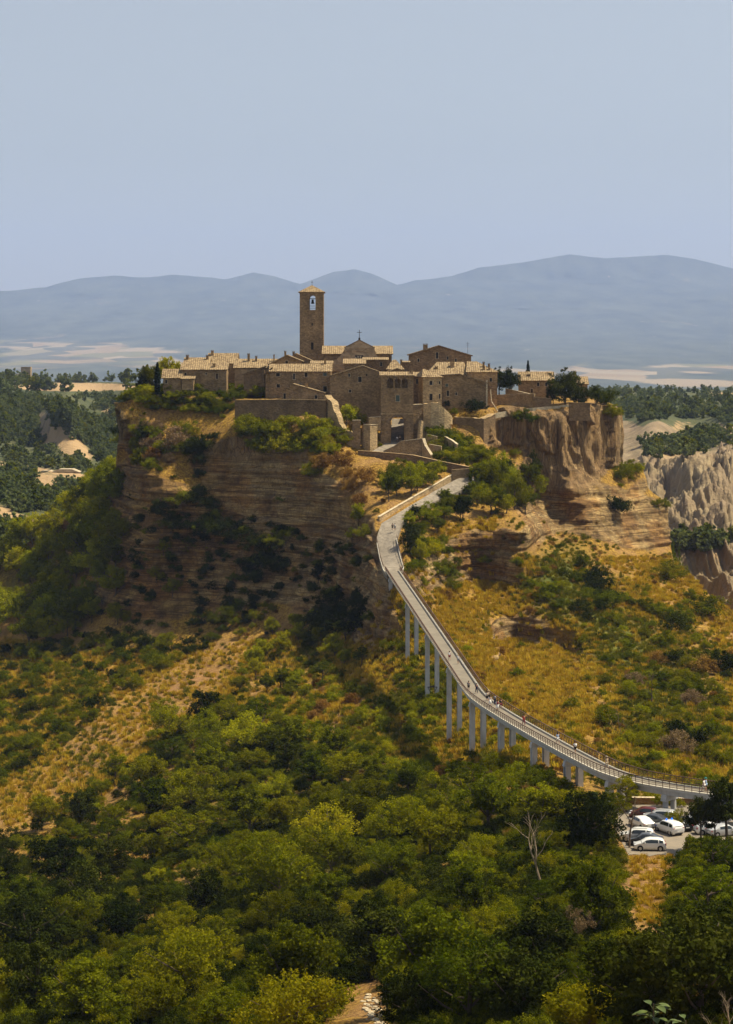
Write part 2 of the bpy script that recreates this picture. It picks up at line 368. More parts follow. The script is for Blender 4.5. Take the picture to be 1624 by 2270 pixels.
def gz(x, y):
    r = HB.ray_cast(Vector((x, y, 60)), Vector((0, 0, -1)), 400)
    return r[0].z if r[0] else None
# ======================= FOLIAGE PROTOTYPES =======================================
def leaf_mat(name, dark, mid, lite, trans=.38, hue=.5):
    m = N(name); oi = m.n('ObjectInfo'); c = m.coord()
    f = m.math('ADD', m.math('MULTIPLY', m.attr('cl'), .55), m.math('MULTIPLY', oi.outputs['Random'], .45))
    col = m.ramp(f, [(.1, dark), (.5, mid), (.9, lite)])
    h = m.n('HueSaturation'); m.l(col, h.inputs['Color'])
    wn = m.n('TexWhiteNoise', noise_dimensions='1D'); m.l(oi.outputs['Random'], wn.inputs['W'])
    hv = m.math('MULTIPLY_ADD', wn.outputs[0], .022*hue*2); hv.node.inputs[2].default_value = .5-.008*hue*2
    m.l(hv, h.inputs['Hue'])
    df = m.n('BsdfDiffuse'); tr = m.n('BsdfTranslucent'); mx = m.n('MixShader'); mx.inputs[0].default_value = trans
    m.l(h.outputs[0], df.inputs[0])
    t2 = m.mix(1.0, h.outputs[0], (1.3, 1.25, .5), 'MULTIPLY'); m.l(t2, tr.inputs[0])
    m.l(df.outputs[0], mx.inputs[1]); m.l(tr.outputs[0], mx.inputs[2]); m.l(mx.outputs[0], m.out.inputs[0])
    m.t.nodes.remove(m.b); return m.m
L_OLIVE = leaf_mat('leaves_olive', (.050, .058, .002), (.13, .135, .004), (.26, .235, .006))
L_GREEN = leaf_mat('leaves_green', (.022, .034, .002), (.085, .100, .004), (.19, .195, .006))
L_BRIGHT = leaf_mat('leaves_bright', (.09, .105, .003), (.22, .225, .006), (.40, .36, .010), .35)
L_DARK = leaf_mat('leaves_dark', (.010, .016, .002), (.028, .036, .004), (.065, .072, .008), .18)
L_DRY = leaf_mat('leaves_dry', (.10, .050, .014), (.20, .105, .025), (.33, .19, .05), .2, .3)
L_RED = leaf_mat('leaves_reddish', (.10, .065, .035), (.19, .13, .075), (.30, .21, .13), .2, .2)
L_FAR = leaf_mat('leaves_far', (.065, .085, .035), (.11, .135, .055), (.17, .19, .08), .4)  # lighter than near leaves: haze over the mid hills put into the colour
L_CYP = leaf_mat('leaves_cypress', (.008, .014, .005), (.016, .026, .008), (.030, .042, .010), .1)
mb_ = N('bark'); cc = mb_.coord(); mb_.col(mb_.ramp(mb_.noise(mb_.mapp(cc, (4, 4, .8)), 2.5, 5), [(.3, (.05, .035, .022)), (.7, (.17, .125, .085))])); M_BARK = mb_.m
mb_ = N('pale_bark'); cc = mb_.coord(); mb_.col(mb_.ramp(mb_.noise(mb_.mapp(cc, (4, 4, .8)), 2.5, 5), [(.3, (.17, .12, .07)), (.7, (.40, .31, .20))])); M_PALE = mb_.m
def leaves(centers, radii, per, ls, rng, flat=.0, droop=0.0, vary=1.0):
    """leaf quads clustered on clumps"""
    cs = np.repeat(centers, per, 0); rs = np.repeat(radii, per)
    n = len(cs); d = rng.normal(size=(n, 3)); d /= np.linalg.norm(d, axis=1, keepdims=True)
    r = rs*(rng.random(n)**.45)
    off = d*r[:, None]; off[:, 2] *= (1-flat)
    p = cs+off; p[:, 2] -= droop*(r*r)
    nn = d*.8+rng.normal(size=(n, 3))*.75+np.array([0, 0, .35]); nn /= np.linalg.norm(nn, axis=1, keepdims=True)
    a = np.cross(nn, rng.normal(size=(n, 3))); a /= np.linalg.norm(a, axis=1, keepdims=True)+1e-9
    b = np.cross(nn, a); s = ls*(.6+.8*rng.random(n))*.5
    s2 = s*(.45+.35*rng.random(n))
    q = np.stack([p-a*s[:, None], p-b*s2[:, None], p+a*s[:, None], p+b*s2[:, None]], 1)
    cl = np.repeat(np.repeat(rng.random(len(centers)), per)*.7+rng.random(n)*.3, 4)
    return q.reshape(-1, 3), cl
def leaf_mesh(name, V, cl, mat):
    n = len(V)//4; me = bpy.data.meshes.new(name)
    me.vertices.add(len(V)); me.vertices.foreach_set('co', V.reshape(-1).astype(np.float32))
    me.loops.add(4*n); me.loops.foreach_set('vertex_index', np.arange(4*n, dtype=np.int32))
    me.polygons.add(n); me.polygons.foreach_set('loop_start', (np.arange(n)*4).astype(np.int32))
    try: me.polygons.foreach_set('loop_total', np.full(n, 4, np.int32))
    except Exception: pass
    me.update(calc_edges=True)
    at = me.attributes.new('cl', 'FLOAT', 'POINT'); at.data.foreach_set('value', cl.astype(np.float32))
    me.materials.append(mat); return me
def crown_pts(rng, nc, w, h, z0, lobes=5, fill=.35, top=.8):
    """clump centres for a crown of width w between z0 and h, made of a few uneven lobes"""
    L = []
    for k in range(lobes):
        a = 2*PI*(k+rng.random()*.7)/lobes; rr = w*.5*(.30+.35*rng.random())
        L.append((math.cos(a)*rr, math.sin(a)*rr, z0+(h-z0)*(.30+.42*rng.random()), w*(.18+.12*rng.random()), (h-z0)*(.20+.14*rng.random())))
    L.append((0, 0, z0+(h-z0)*.70, w*.24, (h-z0)*.30)); L.append(((rng.random()-.5)*w*.3, (rng.random()-.5)*w*.3, z0+(h-z0)*.42, w*.30, (h-z0)*.30))
    pts = []; rad = []
    for i in range(nc):
        l = L[rng.integers(len(L))]; d = rng.normal(size=3); d /= np.linalg.norm(d); d[2] = d[2]*.9+.12
        q = (rng.random()**fill)*(.75+.35*rng.random())
        pts.append((l[0]+d[0]*l[3]*q, l[1]+d[1]*l[3]*q, max(l[2]+d[2]*l[4]*q, z0*.6))); rad.append(w*(.05+.06*rng.random()))
    return np.array(pts), np.array(rad)
def trunk_mesh(rng, h, w, z0, mat, name='trunk', nl=6, r0=.035, lean=.05):
    b = MB(); top = Vector((rng.normal()*lean*h, rng.normal()*lean*h, h*.72)); mid = Vector((top.x*.3+rng.normal()*.02*h, top.y*.3, z0+.02*h))
    b.tube([(0, 0, -.06*h), (0, 0, 0.02*h), mid, top*.62+mid*.38, top], [r0*1.5*h, r0*1.1*h, r0*.8*h, r0*.5*h, r0*.15*h], 6)
    for k in range(nl):
        a = 2*PI*(k+rng.random()*.6)/nl; s = mid.lerp(top, rng.random()*.7)
        e = Vector((math.cos(a)*w*.36, math.sin(a)*w*.36, s.z+(h-s.z)*(.3+.4*rng.random()))); q = s.lerp(e, .5)+Vector((0, 0, -.03*h))
        b.tube([s, q, e], [r0*.45*h, r0*.3*h, r0*.08*h], 5)
    me = b.me(name); me.materials.append(mat); return me
PROTO = {}
def make_proto(key, seed, w, z0, mat, nc=150, per=62, ls=.034, lobes=5, flat=.2, bark=None, r0=.03, droop=0, fill=.35):
    rng = np.random.default_rng(seed)
    c, r = crown_pts(rng, nc, w, 1.0, z0, lobes, fill)
    V, cl = leaves(c, r, per, ls, rng, flat, droop)
    PROTO[key] = (leaf_mesh('crown', V, cl, mat), trunk_mesh(rng, 1.0, w, max(z0, .1), bark or M_BARK, r0=r0))
for i in range(4): make_proto('oak%d' % i, 10+i, .95+.12*i, .16, [L_GREEN, L_OLIVE, L_GREEN, L_OLIVE][i], lobes=5+i % 3)
for i in range(3): make_proto('dark%d' % i, 30+i, .95+.1*i, .12, L_DARK, lobes=6)
for i in range(2): make_proto('pine%d' % i, 90+i, .85, .42, L_DARK, lobes=6)
for i in range(3): make_proto('bright%d' % i, 50+i, 1.0+.15*i, .1, L_BRIGHT, lobes=6)
for i in range(2): make_proto('feather%d' % i, 60+i, 1.0, .25, [L_OLIVE, L_GREEN][i], nc=80, per=80, ls=.028, lobes=8, flat=.55, droop=1.5)
for i in range(2): make_proto('dry%d' % i, 70+i, 1.3, .05, L_DRY, nc=60, per=60)
make_proto('red0', 80, 1.1, .1, L_RED, nc=50, per=50, ls=.03)
def bush_proto(key, seed, w, mat, nc=90, per=60, ls=.05, lobes=6):
    rng = np.random.default_rng(seed); c, r = crown_pts(rng, nc, w, 1.0, -.12, lobes, .4); r *= 1.15
    V, cl = leaves(c, r, per, ls, rng, .15); PROTO[key] = (leaf_mesh('shrub', V, cl, mat), None)
for i, (k, mt) in enumerate((('bgreen', L_GREEN), ('bolive', L_OLIVE), ('bbright', L_BRIGHT), ('bdark', L_DARK), ('bdry', L_DRY), ('bred', L_RED))):
    for j in range(2): bush_proto(k+str(j), 100+i*5+j, 1.5+.25*j, mt)
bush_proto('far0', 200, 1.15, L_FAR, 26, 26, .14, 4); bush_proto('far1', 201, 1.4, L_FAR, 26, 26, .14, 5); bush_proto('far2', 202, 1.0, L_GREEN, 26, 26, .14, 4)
rng = np.random.default_rng(5)
zz = rng.random(260); prof = lambda t: .085*np.sin(np.clip(t*1.05+.06, 0, 1)*PI)**.55*(1.05-.45*t)
aa = rng.random(260)*2*PI; c_ = np.stack([np.cos(aa)*prof(zz)*.8, np.sin(aa)*prof(zz)*.8, .03+zz*.95], 1)
V, cl = leaves(c_, np.full(260, .028), 22, .03, rng, -.6); PROTO['cyp'] = (leaf_mesh('crown', V, cl, L_CYP), trunk_mesh(rng, .5, .05, .1, M_BARK, nl=2))
GRP = {}
def put(key, name, loc, h, label, cat, group=None, rz=None, wide=1.0, sink=.04):
    """one tree or shrub standing at loc, h metres tall"""
    cm, tm = PROTO[key]; rz = random.random()*2*PI if rz is None else rz
    if tm is None:
        o = bpy.data.objects.new(name, cm); COL.objects.link(o)
    else:
        o = bpy.data.objects.new(name, None); COL.objects.link(o); o.empty_display_size = .3
        for nm, me in (('crown', cm), ('trunk', tm)):
            p = bpy.data.objects.new(nm, me); COL.objects.link(p); p.parent = o
    o.location = (loc[0], loc[1], loc[2]-sink*h); o.rotation_euler = (0, 0, rz); o.scale = (h*wide, h*wide, h)
    tag(o, label, cat, group); return o
def scatter(name, pts, scl, keys, label, cat, group=None, kind='stuff'):
    """many plants nobody could count: one object, instanced on its points"""
    me = bpy.data.meshes.new(name); me.from_pydata([tuple(p) for p in pts], [], [])
    n = len(pts); rr = np.random.default_rng(len(pts))
    for k, a, tp in (('scl', np.asarray(scl, np.float32), 'FLOAT'), ('rot', (rr.random(n)*6.28).astype(np.float32), 'FLOAT')):
        me.attributes.new(k, tp, 'POINT').data.foreach_set('value', a)
    me.attributes.new('idx', 'INT', 'POINT').data.foreach_set('value', rr.integers(0, len(keys), n).astype(np.int32))
    pc = bpy.data.collections.new(name+'_kinds')
    for i, k in enumerate(keys):
        q = bpy.data.objects.new('%02d_plant' % i, PROTO[k][0]); pc.objects.link(q)
    o = link(name, me); ng = bpy.data.node_groups.new(name, 'GeometryNodeTree')
    ng.interface.new_socket('Geometry', in_out='INPUT', socket_type='NodeSocketGeometry'); ng.interface.new_socket('Geometry', in_out='OUTPUT', socket_type='NodeSocketGeometry')
    nn = ng.nodes; gi = nn.new('NodeGroupInput'); go = nn.new('NodeGroupOutput'); ip = nn.new('GeometryNodeInstanceOnPoints')
    ci = nn.new('GeometryNodeCollectionInfo'); ci.inputs['Collection'].default_value = pc; ci.inputs['Separate Children'].default_value = True; ci.inputs['Reset Children'].default_value = True
    def at(k, t):
        a = nn.new('GeometryNodeInputNamedAttribute'); a.data_type = t; a.inputs[0].default_value = k
        return [s for s in a.outputs if s.enabled and s.name == 'Attribute'][0]
    cx_ = nn.new('ShaderNodeCombineXYZ'); L = ng.links.new
    L(gi.outputs[0], ip.inputs['Points']); L(ci.outputs[0], ip.inputs['Instance']); ip.inputs['Pick Instance'].default_value = True
    L(at('idx', 'INT'), ip.inputs['Instance Index']); L(at('rot', 'FLOAT'), cx_.inputs[2]); L(cx_.outputs[0], ip.inputs['Rotation'])
    L(at('scl', 'FLOAT'), ip.inputs['Scale']); L(ip.outputs[0], go.inputs[0])
    md = o.modifiers.new('plants', 'NODES'); md.node_group = ng
    tag(o, label, cat, group, kind); return o
# ======================= FAR COUNTRY ================================================
SKY = [(-3400,640),(-2600,600),(-2000,650),(-1300,615),(-900,640),(-500,660),(-200,655),(0,645),(60,641),(100,637),(135,626),(170,618),(250,611),(330,615),(380,608),(440,613),(500,619),(560,604),(610,613),(665,630),(700,618),(740,602),(785,596),(825,607),(880,632),(920,621),(955,618),
       (1000,612),(1060,594),(1130,586),(1200,575),(1262,564),(1340,573),(1420,568),(1480,565),(1540,575),(1624,595),(1900,620),(2100,640),(2500,610),(3100,650),(3900,600),(5000,640)]
cx = np.concatenate([np.arange(-3400, -500, 20.0), np.arange(-500, 2101, 6.0), np.arange(2110, 5000, 20.0)]); rs = np.interp(cx, [p[0] for p in SKY], [p[1] for p in SKY])+1.5*fbm(cx*.03, cx*0+3, None, 3)
tt = np.linspace(0, 1, 150)
PXm = np.repeat(cx[None], 150, 0); PYm = rs[None]+(905-rs[None])*tt[:, None]
Dk = np.interp(PYm, [560, 620, 680, 740, 780, 820, 860, 905], [24000, 23000, 20000, 16500, 13000, 9500, 6500, 4200])
X0 = (PXm-FW/2)/F*Dk
Dk = Dk*(1+.05*fbm(X0/1500, Dk/2600, None, 6, 61)*np.clip((tt[:, None])*6, 0, 1))
P = np.stack([(PXm-FW/2)/F*Dk, Dk, (Y0-PYm)/F*Dk], -1)
bk = P[:1].copy(); bk[..., 1] += 1500; bk[..., 2] -= 600
P = np.concatenate([bk, P]); PXm = np.concatenate([PXm[:1], PXm]); PYm = np.concatenate([PYm[:1], PYm])
fld = np.clip(blobs(PXm, PYm, [(130,770,190,30,2,.8),(330,790,120,24,8,.7),(60,800,110,30,0,.6),(1500,820,190,12,-3,1.2),(1400,838,130,9,4,1.1),(1180,820,120,10,3,.6),(1290,812,40,10,0,.8),(1580,850,100,8,2,1.2),
     (1000,770,80,12,0,.35),(1120,785,90,12,0,.35),(900,740,120,16,0,.2),(1230,575,60,5,-10,.45),(1070,592,30,3,-10,.4)]), 0, 1.3)
me = grid_mesh('mountains', P, dict(fld=fld))
m = N('mountain_ground'); c = m.coord()
w = m.noise(m.mapp(c, (.0016, .0006, .0012)), 1.0, 7, .62, .6)
v = m.n('TexVoronoi'); m.l(m.mapp(c, (.0045, .0014, .0)), v.inputs['Vector']); v.inputs['Scale'].default_value = 1.0
f2 = m.math('ADD', m.math('MULTIPLY', m.attr('fld'), .36), m.math('MULTIPLY', w, .9))
vr = m.n('SeparateColor'); m.l(v.outputs['Color'], vr.inputs[0])
fm = m.math('MULTIPLY', m.ramp(f2, [(.58, 0.0), (.70, .85)]), m.ramp(vr.outputs[2], [(.38, .15), (.42, 1.0)]))
forest = m.ramp(m.noise(m.mapp(c, (.004, .0012, .003)), 1.0, 7, .7), [(.35, (.035, .050, .052)), (.65, (.085, .10, .085))])  # bluish tint: part of the aerial haze is put into the forest colour
field = m.ramp(v.outputs['Color'], [(.2, (.26, .19, .12)), (.55, (.31, .25, .18)), (.8, (.16, .15, .08))])
sp = m.noise(m.mapp(c, (.010, .004, .0)), 1.0, 3, .5)
col = m.mix(fm, forest, field); col = m.mix(m.ramp(sp, [(.70, 0.0), (.75, .35)]), col, (.6, .5, .42))
m.col(col); tag(link('mountains', me, m.m), kind='structure')
b = MB(); b.quad([(-30000, 300, -131), (30000, 300, -131), (30000, 30000, -131), (-30000, 30000, -131)]); mp = N('plain_ground'); mp.col(mp.ramp(mp.noise(mp.mapp(mp.coord(), (.003, .003, .003)), 1.0, 5, .6), [(.4, (.06, .075, .03)), (.6, (.22, .17, .09))])); tag(b.build('plain', mp.m), kind='structure')
# ---- middle distance, left and right of the hill -----------------------------------
def midland(name, ctrl, RIMm, x0, x1, ybot, step, mat, amp, seed, attrs, backs=((14, -2), (60, -30), (120, -80))):
    f = tps(ctrl, 300, 1e-3); cx = np.arange(x0, x1+1, step); rim = np.interp(cx, [p[0] for p in RIMm], [p[1] for p in RIMm]); n = int((ybot-860)/step)
    t = np.linspace(0, 1, n); PX = np.repeat(cx[None], n, 0); PY = rim[None]+(ybot-rim[None])*t[:, None]; D = f(PX, PY)
    P = np.stack([(PX-FW/2)/F*D, D, (Y0-PY)/F*D], -1); b = []
    for dd, dz in backs[::-1]: q = P[0].copy(); q[:, 1] += dd; q[:, 2] += dz; b.append(q)
    P = np.concatenate([np.array(b), P]); k = len(b); PX = np.concatenate([PX[:k]*0+cx, PX]); PY = np.concatenate([np.repeat(rim[None], k, 0), PY])
    Nn = normals(P); Nn[Nn[..., 2] < 0] *= -1; X, Y, Z = P[..., 0], P[..., 1], P[..., 2]
    P = amp(P, Nn, X, Y, Z, PX, PY)
    me = grid_mesh(name, P, attrs(PX, PY, P)); o = tag(link(name, me, mat), kind='structure')
    bpy.context.view_layer.update(); return o, BVHTree.FromObject(o, bpy.context.evaluated_depsgraph_get())
def mid_mat(name):
    m = N(name); c = m.coord(); n1 = m.noise(c, .02, 5, .65); n2 = m.noise(c, .2, 5, .7); n3 = m.noise(m.mapp(c, (.10, .10, .02)), 1, 5, .7)
    g = m.ramp(n1, [(.35, (.035, .05, .016)), (.65, (.10, .10, .035))])
    d = m.mix(.5, m.ramp(n2, [(.3, (.22, .145, .07)), (.7, (.40, .28, .14))]), (.44, .29, .15))
    clay = m.ramp(n3, [(.3, (.12, .09, .05)), (.5, (.215, .16, .09)), (.68, (.34, .265, .155))])
    clay = m.mix(m.ramp(n1, [(.45, 0.0), (.65, .5)]), clay, (.25, .17, .11))
    col = m.mix(m.ramp(m.math('ADD', m.attr('dry'), m.math('MULTIPLY', m.math('SUBTRACT', n2, .5), .7)), [(.40, 0.0), (.55, 1.0)]), g, d)
    col = m.mix(m.ramp(m.math('ADD', m.attr('clay'), m.math('MULTIPLY', m.math('SUBTRACT', n2, .5), .9)), [(.40, 0.0), (.6, 1.0)]), col, clay)
    m.col(col); m.bump(n2, 2.5, .8); return m.m
M_MID = mid_mat('midland_ground')
cl_ = [(-900,846,2300),(-900,900,1480),(-900,1000,1200),(-900,1150,800),(-900,1330,650),(-200,846,2300),(150,846,2300),(450,852,2300),(-200,870,1560),(0,872,1540),(150,866,1560),(280,868,1560),(450,880,1540),
  (-200,905,1450),(0,905,1440),(200,900,1500),(300,930,1440),(90,930,1380),(450,950,1420),(0,1000,1260),(110,1000,1290),(200,1010,1250),(300,1010,1330),(-200,1010,1230),(450,1030,1290),(-200,1060,1060),(0,1050,1080),(140,1058,1090),
  (300,1075,1120),(0,1110,930),(120,1110,960),(300,1120,1000),(450,1130,1000),(-200,1130,860),(0,1150,800),(60,1150,820),(140,1180,840),(300,1200,880),(0,1220,740),(-200,1240,720),(450,1260,820),(300,1330,760),(0,1330,700),(-200,1330,680)]
def ampL(P, Nn, X, Y, Z, PX, PY):
    s = np.clip((PY-872)/60, 0, 1); P[..., 2] += s*(9*fbm(X*.012, Y*.012, None, 4, 3)-7*np.abs(fbm(X*.02, Y*.008, None, 3, 5)))+.5*fbm(X*.05, Y*.05, None, 3, 4); return P
attL = lambda PX, PY, P: dict(dry=np.clip(blobs(PX, PY, [(170,858,150,9,0,1.3),(150,980,70,26,32,1.0),(60,1040,110,11,12,1.0),(200,1070,70,9,5,1),(110,1082,50,12,16,1.1),(20,1150,80,20,10,1.2),(100,960,30,30,0,.5),(240,910,20,16,0,.8),(50,1100,50,10,0,.5)]), 0, 1.2),
     clay=np.clip(blobs(PX, PY, [(98,930,16,26,-10,1.1),(236,918,16,20,0,.8)]), 0, 1))
landL, HL = midland('valley_hills', cl_, [(-900,850),(-200,846),(0,847),(150,845),(300,848),(470,856)], -900, 470, 1330, 3.0, M_MID, ampL, 1, attL)
cr_ = [(2300,866,2200),(2300,900,1450),(2300,1000,1100),(2300,1200,780),(2300,1450,640),(1250,868,2100),(1450,864,2200),(1624,866,2200),(1850,868,2200),(1250,905,1500),(1450,900,1480),(1624,900,1450),(1850,900,1450),(1250,950,1350),(1400,950,1330),(1500,945,1330),(1624,940,1300),(1850,950,1290),
  (1250,1000,1180),(1390,1000,1180),(1500,985,1230),(1560,990,1180),(1624,985,1100),(1850,985,1080),(1390,1040,1060),(1450,1010,1090),(1500,1030,1010),(1560,1020,1000),(1624,1040,960),(1850,1050,930),
  (1250,1100,960),(1440,1090,940),(1520,1080,900),(1624,1085,880),(1500,1140,850),(1624,1150,820),(1850,1150,800),(1250,1200,820),(1480,1190,800),(1560,1190,770),(1624,1190,750),(1510,1240,760),(1624,1240,720),(1850,1250,700),(1560,1290,720),(1624,1330,680),(1850,1350,660),(1250,1330,720),(1480,1400,680),(1624,1450,650),(1850,1450,640)]
def ampR(P, Nn, X, Y, Z, PX, PY):
    cl = sstep(1000, 1050, PY+30*vn(PX*.02, PY*.02))
    w = 18*fbm(X*.01, Y*.01, None, 2, 9)
    rid = 1-np.abs(fbm((X+w)*.055, (Y-w)*.016, None, 3, 71))*2.6
    fin = 1-np.abs(fbm((X+w*.3)*.25, Y*.05, None, 3, 72))*2.4
    big = 1-np.abs(fbm((X-Y*.4)*.012, (Y+X*.3)*.012, None, 3, 73))*2.5
    fin2 = 1-np.abs(fbm(X*.75+fin, Y*.10, None, 2, 74))*2.4
    P[..., 2] += cl*(10*big+8*np.sign(rid)*np.abs(rid)**.8+3.0*fin+1.3*fin2-10)+(1-cl)*6*fbm(X*.012, Y*.012, None, 4, 3); return P
attR = lambda PX, PY, P: dict(dry=np.clip(blobs(PX, PY, [(1500,940,70,14,0,.5),(1560,900,60,8,0,.5),(1600,872,60,6,0,.6)]), 0, 1)+sstep(975, 1010, PY)*.6,
     clay=sstep(925, 960, PY+18*vn(PX*.03, PY*.03))*(1-np.clip(blobs(PX, PY, [(1530,985,75,22,-8,1.2),(1540,1215,60,14,-3,1.2),(1440,1000,40,12,0,.4)]), 0, 1)))
landR, HR = midland('clay_hills', cr_, [(1250,868),(1450,864),(1624,866),(1850,868),(2300,866)], 1250, 2300, 1450, 2.2, M_MID, ampR, 2, attR)
def hitT(T, px, py):
    r = T.ray_cast(Vector((0, 0, 0)), W(px, py, 1.0).normalized(), 9000); return r[0]
def fill(T, n, x0, x1, y0, y1, dens, s0, s1, seed, keys, name, label, cat):
    rr = random.Random(seed); pts = []; sc = []
    PXr = np.array([rr.uniform(x0, x1) for _ in range(n)]); PYr = np.array([rr.uniform(y0, y1) for _ in range(n)]); dn = dens(PXr, PYr)
    for a, b, d in zip(PXr, PYr, dn):
        if rr.random() > d: continue
        p = hitT(T, a, b)
        if p is None: continue
        pts.append(p-Vector((0, 0, .8))); sc.append(rr.uniform(s0, s1))
    return scatter(name, pts, sc, keys, label, cat)
def densL(PX, PY):
    d = sstep(874, 884, PY)*.95+.0
    d = np.maximum(d, blobs(PX, PY, [(60,850,70,6,0,1.2),(0,853,40,8,0,1.2)]))
    d = d*(.28+.72*sstep(-.15, .10, fbm(PX*.03, PY*.03, None, 3, 8)))
    d -= blobs(PX, PY, [(170,860,140,8,0,1.0),(150,985,60,20,32,1.2),(98,935,18,30,-10,1.0),(60,1040,110,12,12,1.0),(200,1070,70,9,5,.9),(110,1082,45,13,16,1.2),(20,1150,80,22,10,1.3),(147,1054,25,8,0,1.)])
    return np.clip(d, 0, 1)
fill(HL, 4600, -60, 330, 846, 1250, densL, 4.5, 8.5, 3, ['far0', 'far1', 'far0', 'far2'], 'distant_woodland', 'blue green woodland on the valley slopes left of the town', 'woodland')
rr = random.Random(12); pl = []
for k in range(44):
    px = rr.uniform(-20, 300); py = 847+rr.random()*2.5 if rr.random() < .75 else rr.uniform(865, 872)
    p = hitT(HL, px, py)
    if p: pl.append(p)
def densR(PX, PY):
    d = (1-sstep(915, 950, PY))*(.3+.7*sstep(-.3, .0, fbm(PX*.03, PY*.05, None, 3, 8)))
    d = np.maximum(d, blobs(PX, PY, [(1530,985,70,18,-8,1.3),(1540,1212,55,10,-3,1.2),(1440,1150,40,9,0,.0)]))
    return np.clip(d-blobs(PX, PY, [(1500,940,60,8,0,.8),(1590,920,50,7,0,.6),(1480,965,60,12,0,.6)]), 0, 1)
fill(HR, 3000, 1330, 1680, 864, 1240, densR, 5, 9, 4, ['far0', 'far1', 'far0', 'far2'], 'distant_forest', 'dark green forest on the plateau right of the town', 'forest')
for i, p in enumerate(pl):
    put(['far0', 'far1', 'far2'][i % 3], 'tree', p, 8+7*rr.random(), 'round dark tree on the skyline of the far left plateau', 'tree', 'trees along the far left plateau edge')
# ======================= TOWN ========================================================
def stone(name, base, var=.35, sc=1.0, rough_=.9, warm=(1, 1, 1)):
    m = N(name); c = m.coord(); n1 = m.noise(c, .25*sc, 5, .6); n2 = m.noise(c, 2.6*sc, 4, .7); v = m.n('TexVoronoi'); m.l(m.mapp(c, (1.7, 1.7, 2.9)), v.inputs['Vector']); v.inputs['Scale'].default_value = 1.0*sc
    b = tuple(x*(1-var) for x in base); t = tuple(min(1, x*(1+var)) for x in base)
    a = m.ramp(n1, [(.3, b), (.7, t)]); s = m.ramp(v.outputs['Color'], [(.2, (.76, .74, .72)), (.8, (1.18, 1.15, 1.10))])
    col = m.mix(1.0, a, s, 'MULTIPLY'); col = m.mix(m.ramp(n2, [(.55, 0), (.75, .55)]), col, tuple(x*.5 for x in base))
    oi = m.n('ObjectInfo'); h = m.n('HueSaturation'); m.l(col, h.inputs['Color'])
    q = m.math('MULTIPLY_ADD', oi.outputs['Random'], .35); q.node.inputs[2].default_value = .84; m.l(q, h.inputs['Value'])
    m.col(h.outputs[0]); m.bump(m.math('ADD', v.outputs['Distance'], n2), .12, .8); return m.m
S_BROWN = stone('brown_tuff_masonry', (.29, .20, .105)); S_TAN = stone('tan_masonry', (.42, .31, .17)); S_DARK = stone('dark_tuff_masonry', (.215, .145, .078))
S_PLASTER = stone('old_plaster', (.42, .31, .19), .12, .5); S_CAP = stone('pale_coping', (.50, .42, .29), .2, 2); S_RUB = stone('rubble_wall', (.33, .235, .125), .35, 1.3)
def tile_mat(name, a, b, c3):
    m = N(name); c = m.coord(); u = m.n('Attribute', attribute_name='tu').outputs['Fac']; v = m.n('Attribute', attribute_name='tv').outputs['Fac']
    cv = m.n('CombineXYZ'); m.l(m.math('MULTIPLY', u, 2.2), cv.inputs[0]); m.l(m.math('MULTIPLY', v, 2.4), cv.inputs[1])
    wn = m.n('TexWhiteNoise', noise_dimensions='2D'); fl = m.n('VectorMath', operation='FLOOR'); m.l(cv.outputs[0], fl.inputs[0]); m.l(fl.outputs[0], wn.inputs['Vector'])
    n1 = m.noise(c, .5, 5, .6); n2 = m.noise(c, 3.0, 4, .65); sn = m.math('SINE', m.math('MULTIPLY', u, 2*PI*1.55))
    f = m.math('ADD', m.math('MULTIPLY', wn.outputs['Value'], .45), m.math('MULTIPLY', n1, .55))
    col = m.ramp(f, [(.25, a), (.5, b), (.75, c3)])
    col = m.mix(m.math('MULTIPLY', m.ramp(m.math('MULTIPLY_ADD', sn, .5), [(.1, 1.0), (.5, 0.0)]), .16), col, tuple(x*.35 for x in a))
    col = m.mix(m.ramp(n2, [(.55, 0), (.72, .6)]), col, (.13, .10, .045))
    m.col(col); m.bump(m.math('ADD', sn, m.math('MULTIPLY', n2, 2.0)), .05, .9); return m.m
T_TAN = tile_mat('sun_bleached_roof_tiles', (.15, .10, .055), (.27, .19, .10), (.39, .285, .16))
T_RED = tile_mat('warm_roof_tiles', (.28, .15, .08), (.47, .28, .15), (.60, .40, .22))
m = N('dark_opening'); m.col((.012, .010, .009)); m.b.inputs['Roughness'].default_value = .3; M_PANE = m.m
m = N('weathered_shutter'); m.col((.10, .13, .11)); M_SHUT = m.m
m = N('wood_door'); m.col((.07, .045, .03)); M_DOOR = m.m
m = N('dark_iron'); m.col((.05, .04, .035)); m.b.inputs['Metallic'].default_value = .3; M_IRON = m.m
m = N('bronze'); m.col((.06, .055, .035)); m.b.inputs['Metallic'].default_value = .6; M_BRONZE = m.m
def boolcut(o, cut_mb):
    cm = cut_mb.me('cut')
    for mm in (cm, o.data):
        bb_ = bmesh.new(); bb_.from_mesh(mm); bmesh.ops.recalc_face_normals(bb_, faces=bb_.faces); bb_.to_mesh(mm); bb_.free()
    co = bpy.data.objects.new('cut', cm); COL.objects.link(co)
    md = o.modifiers.new('b', 'BOOLEAN'); md.operation = 'DIFFERENCE'; md.solver = 'EXACT'; md.object = co
    co.matrix_world = o.matrix_world.copy(); bpy.context.view_layer.update()
    me = bpy.data.meshes.new_from_object(o.evaluated_get(bpy.context.evaluated_depsgraph_get()))
    o.modifiers.clear(); o.data = me; bpy.data.objects.remove(co); bpy.data.meshes.remove(cm)
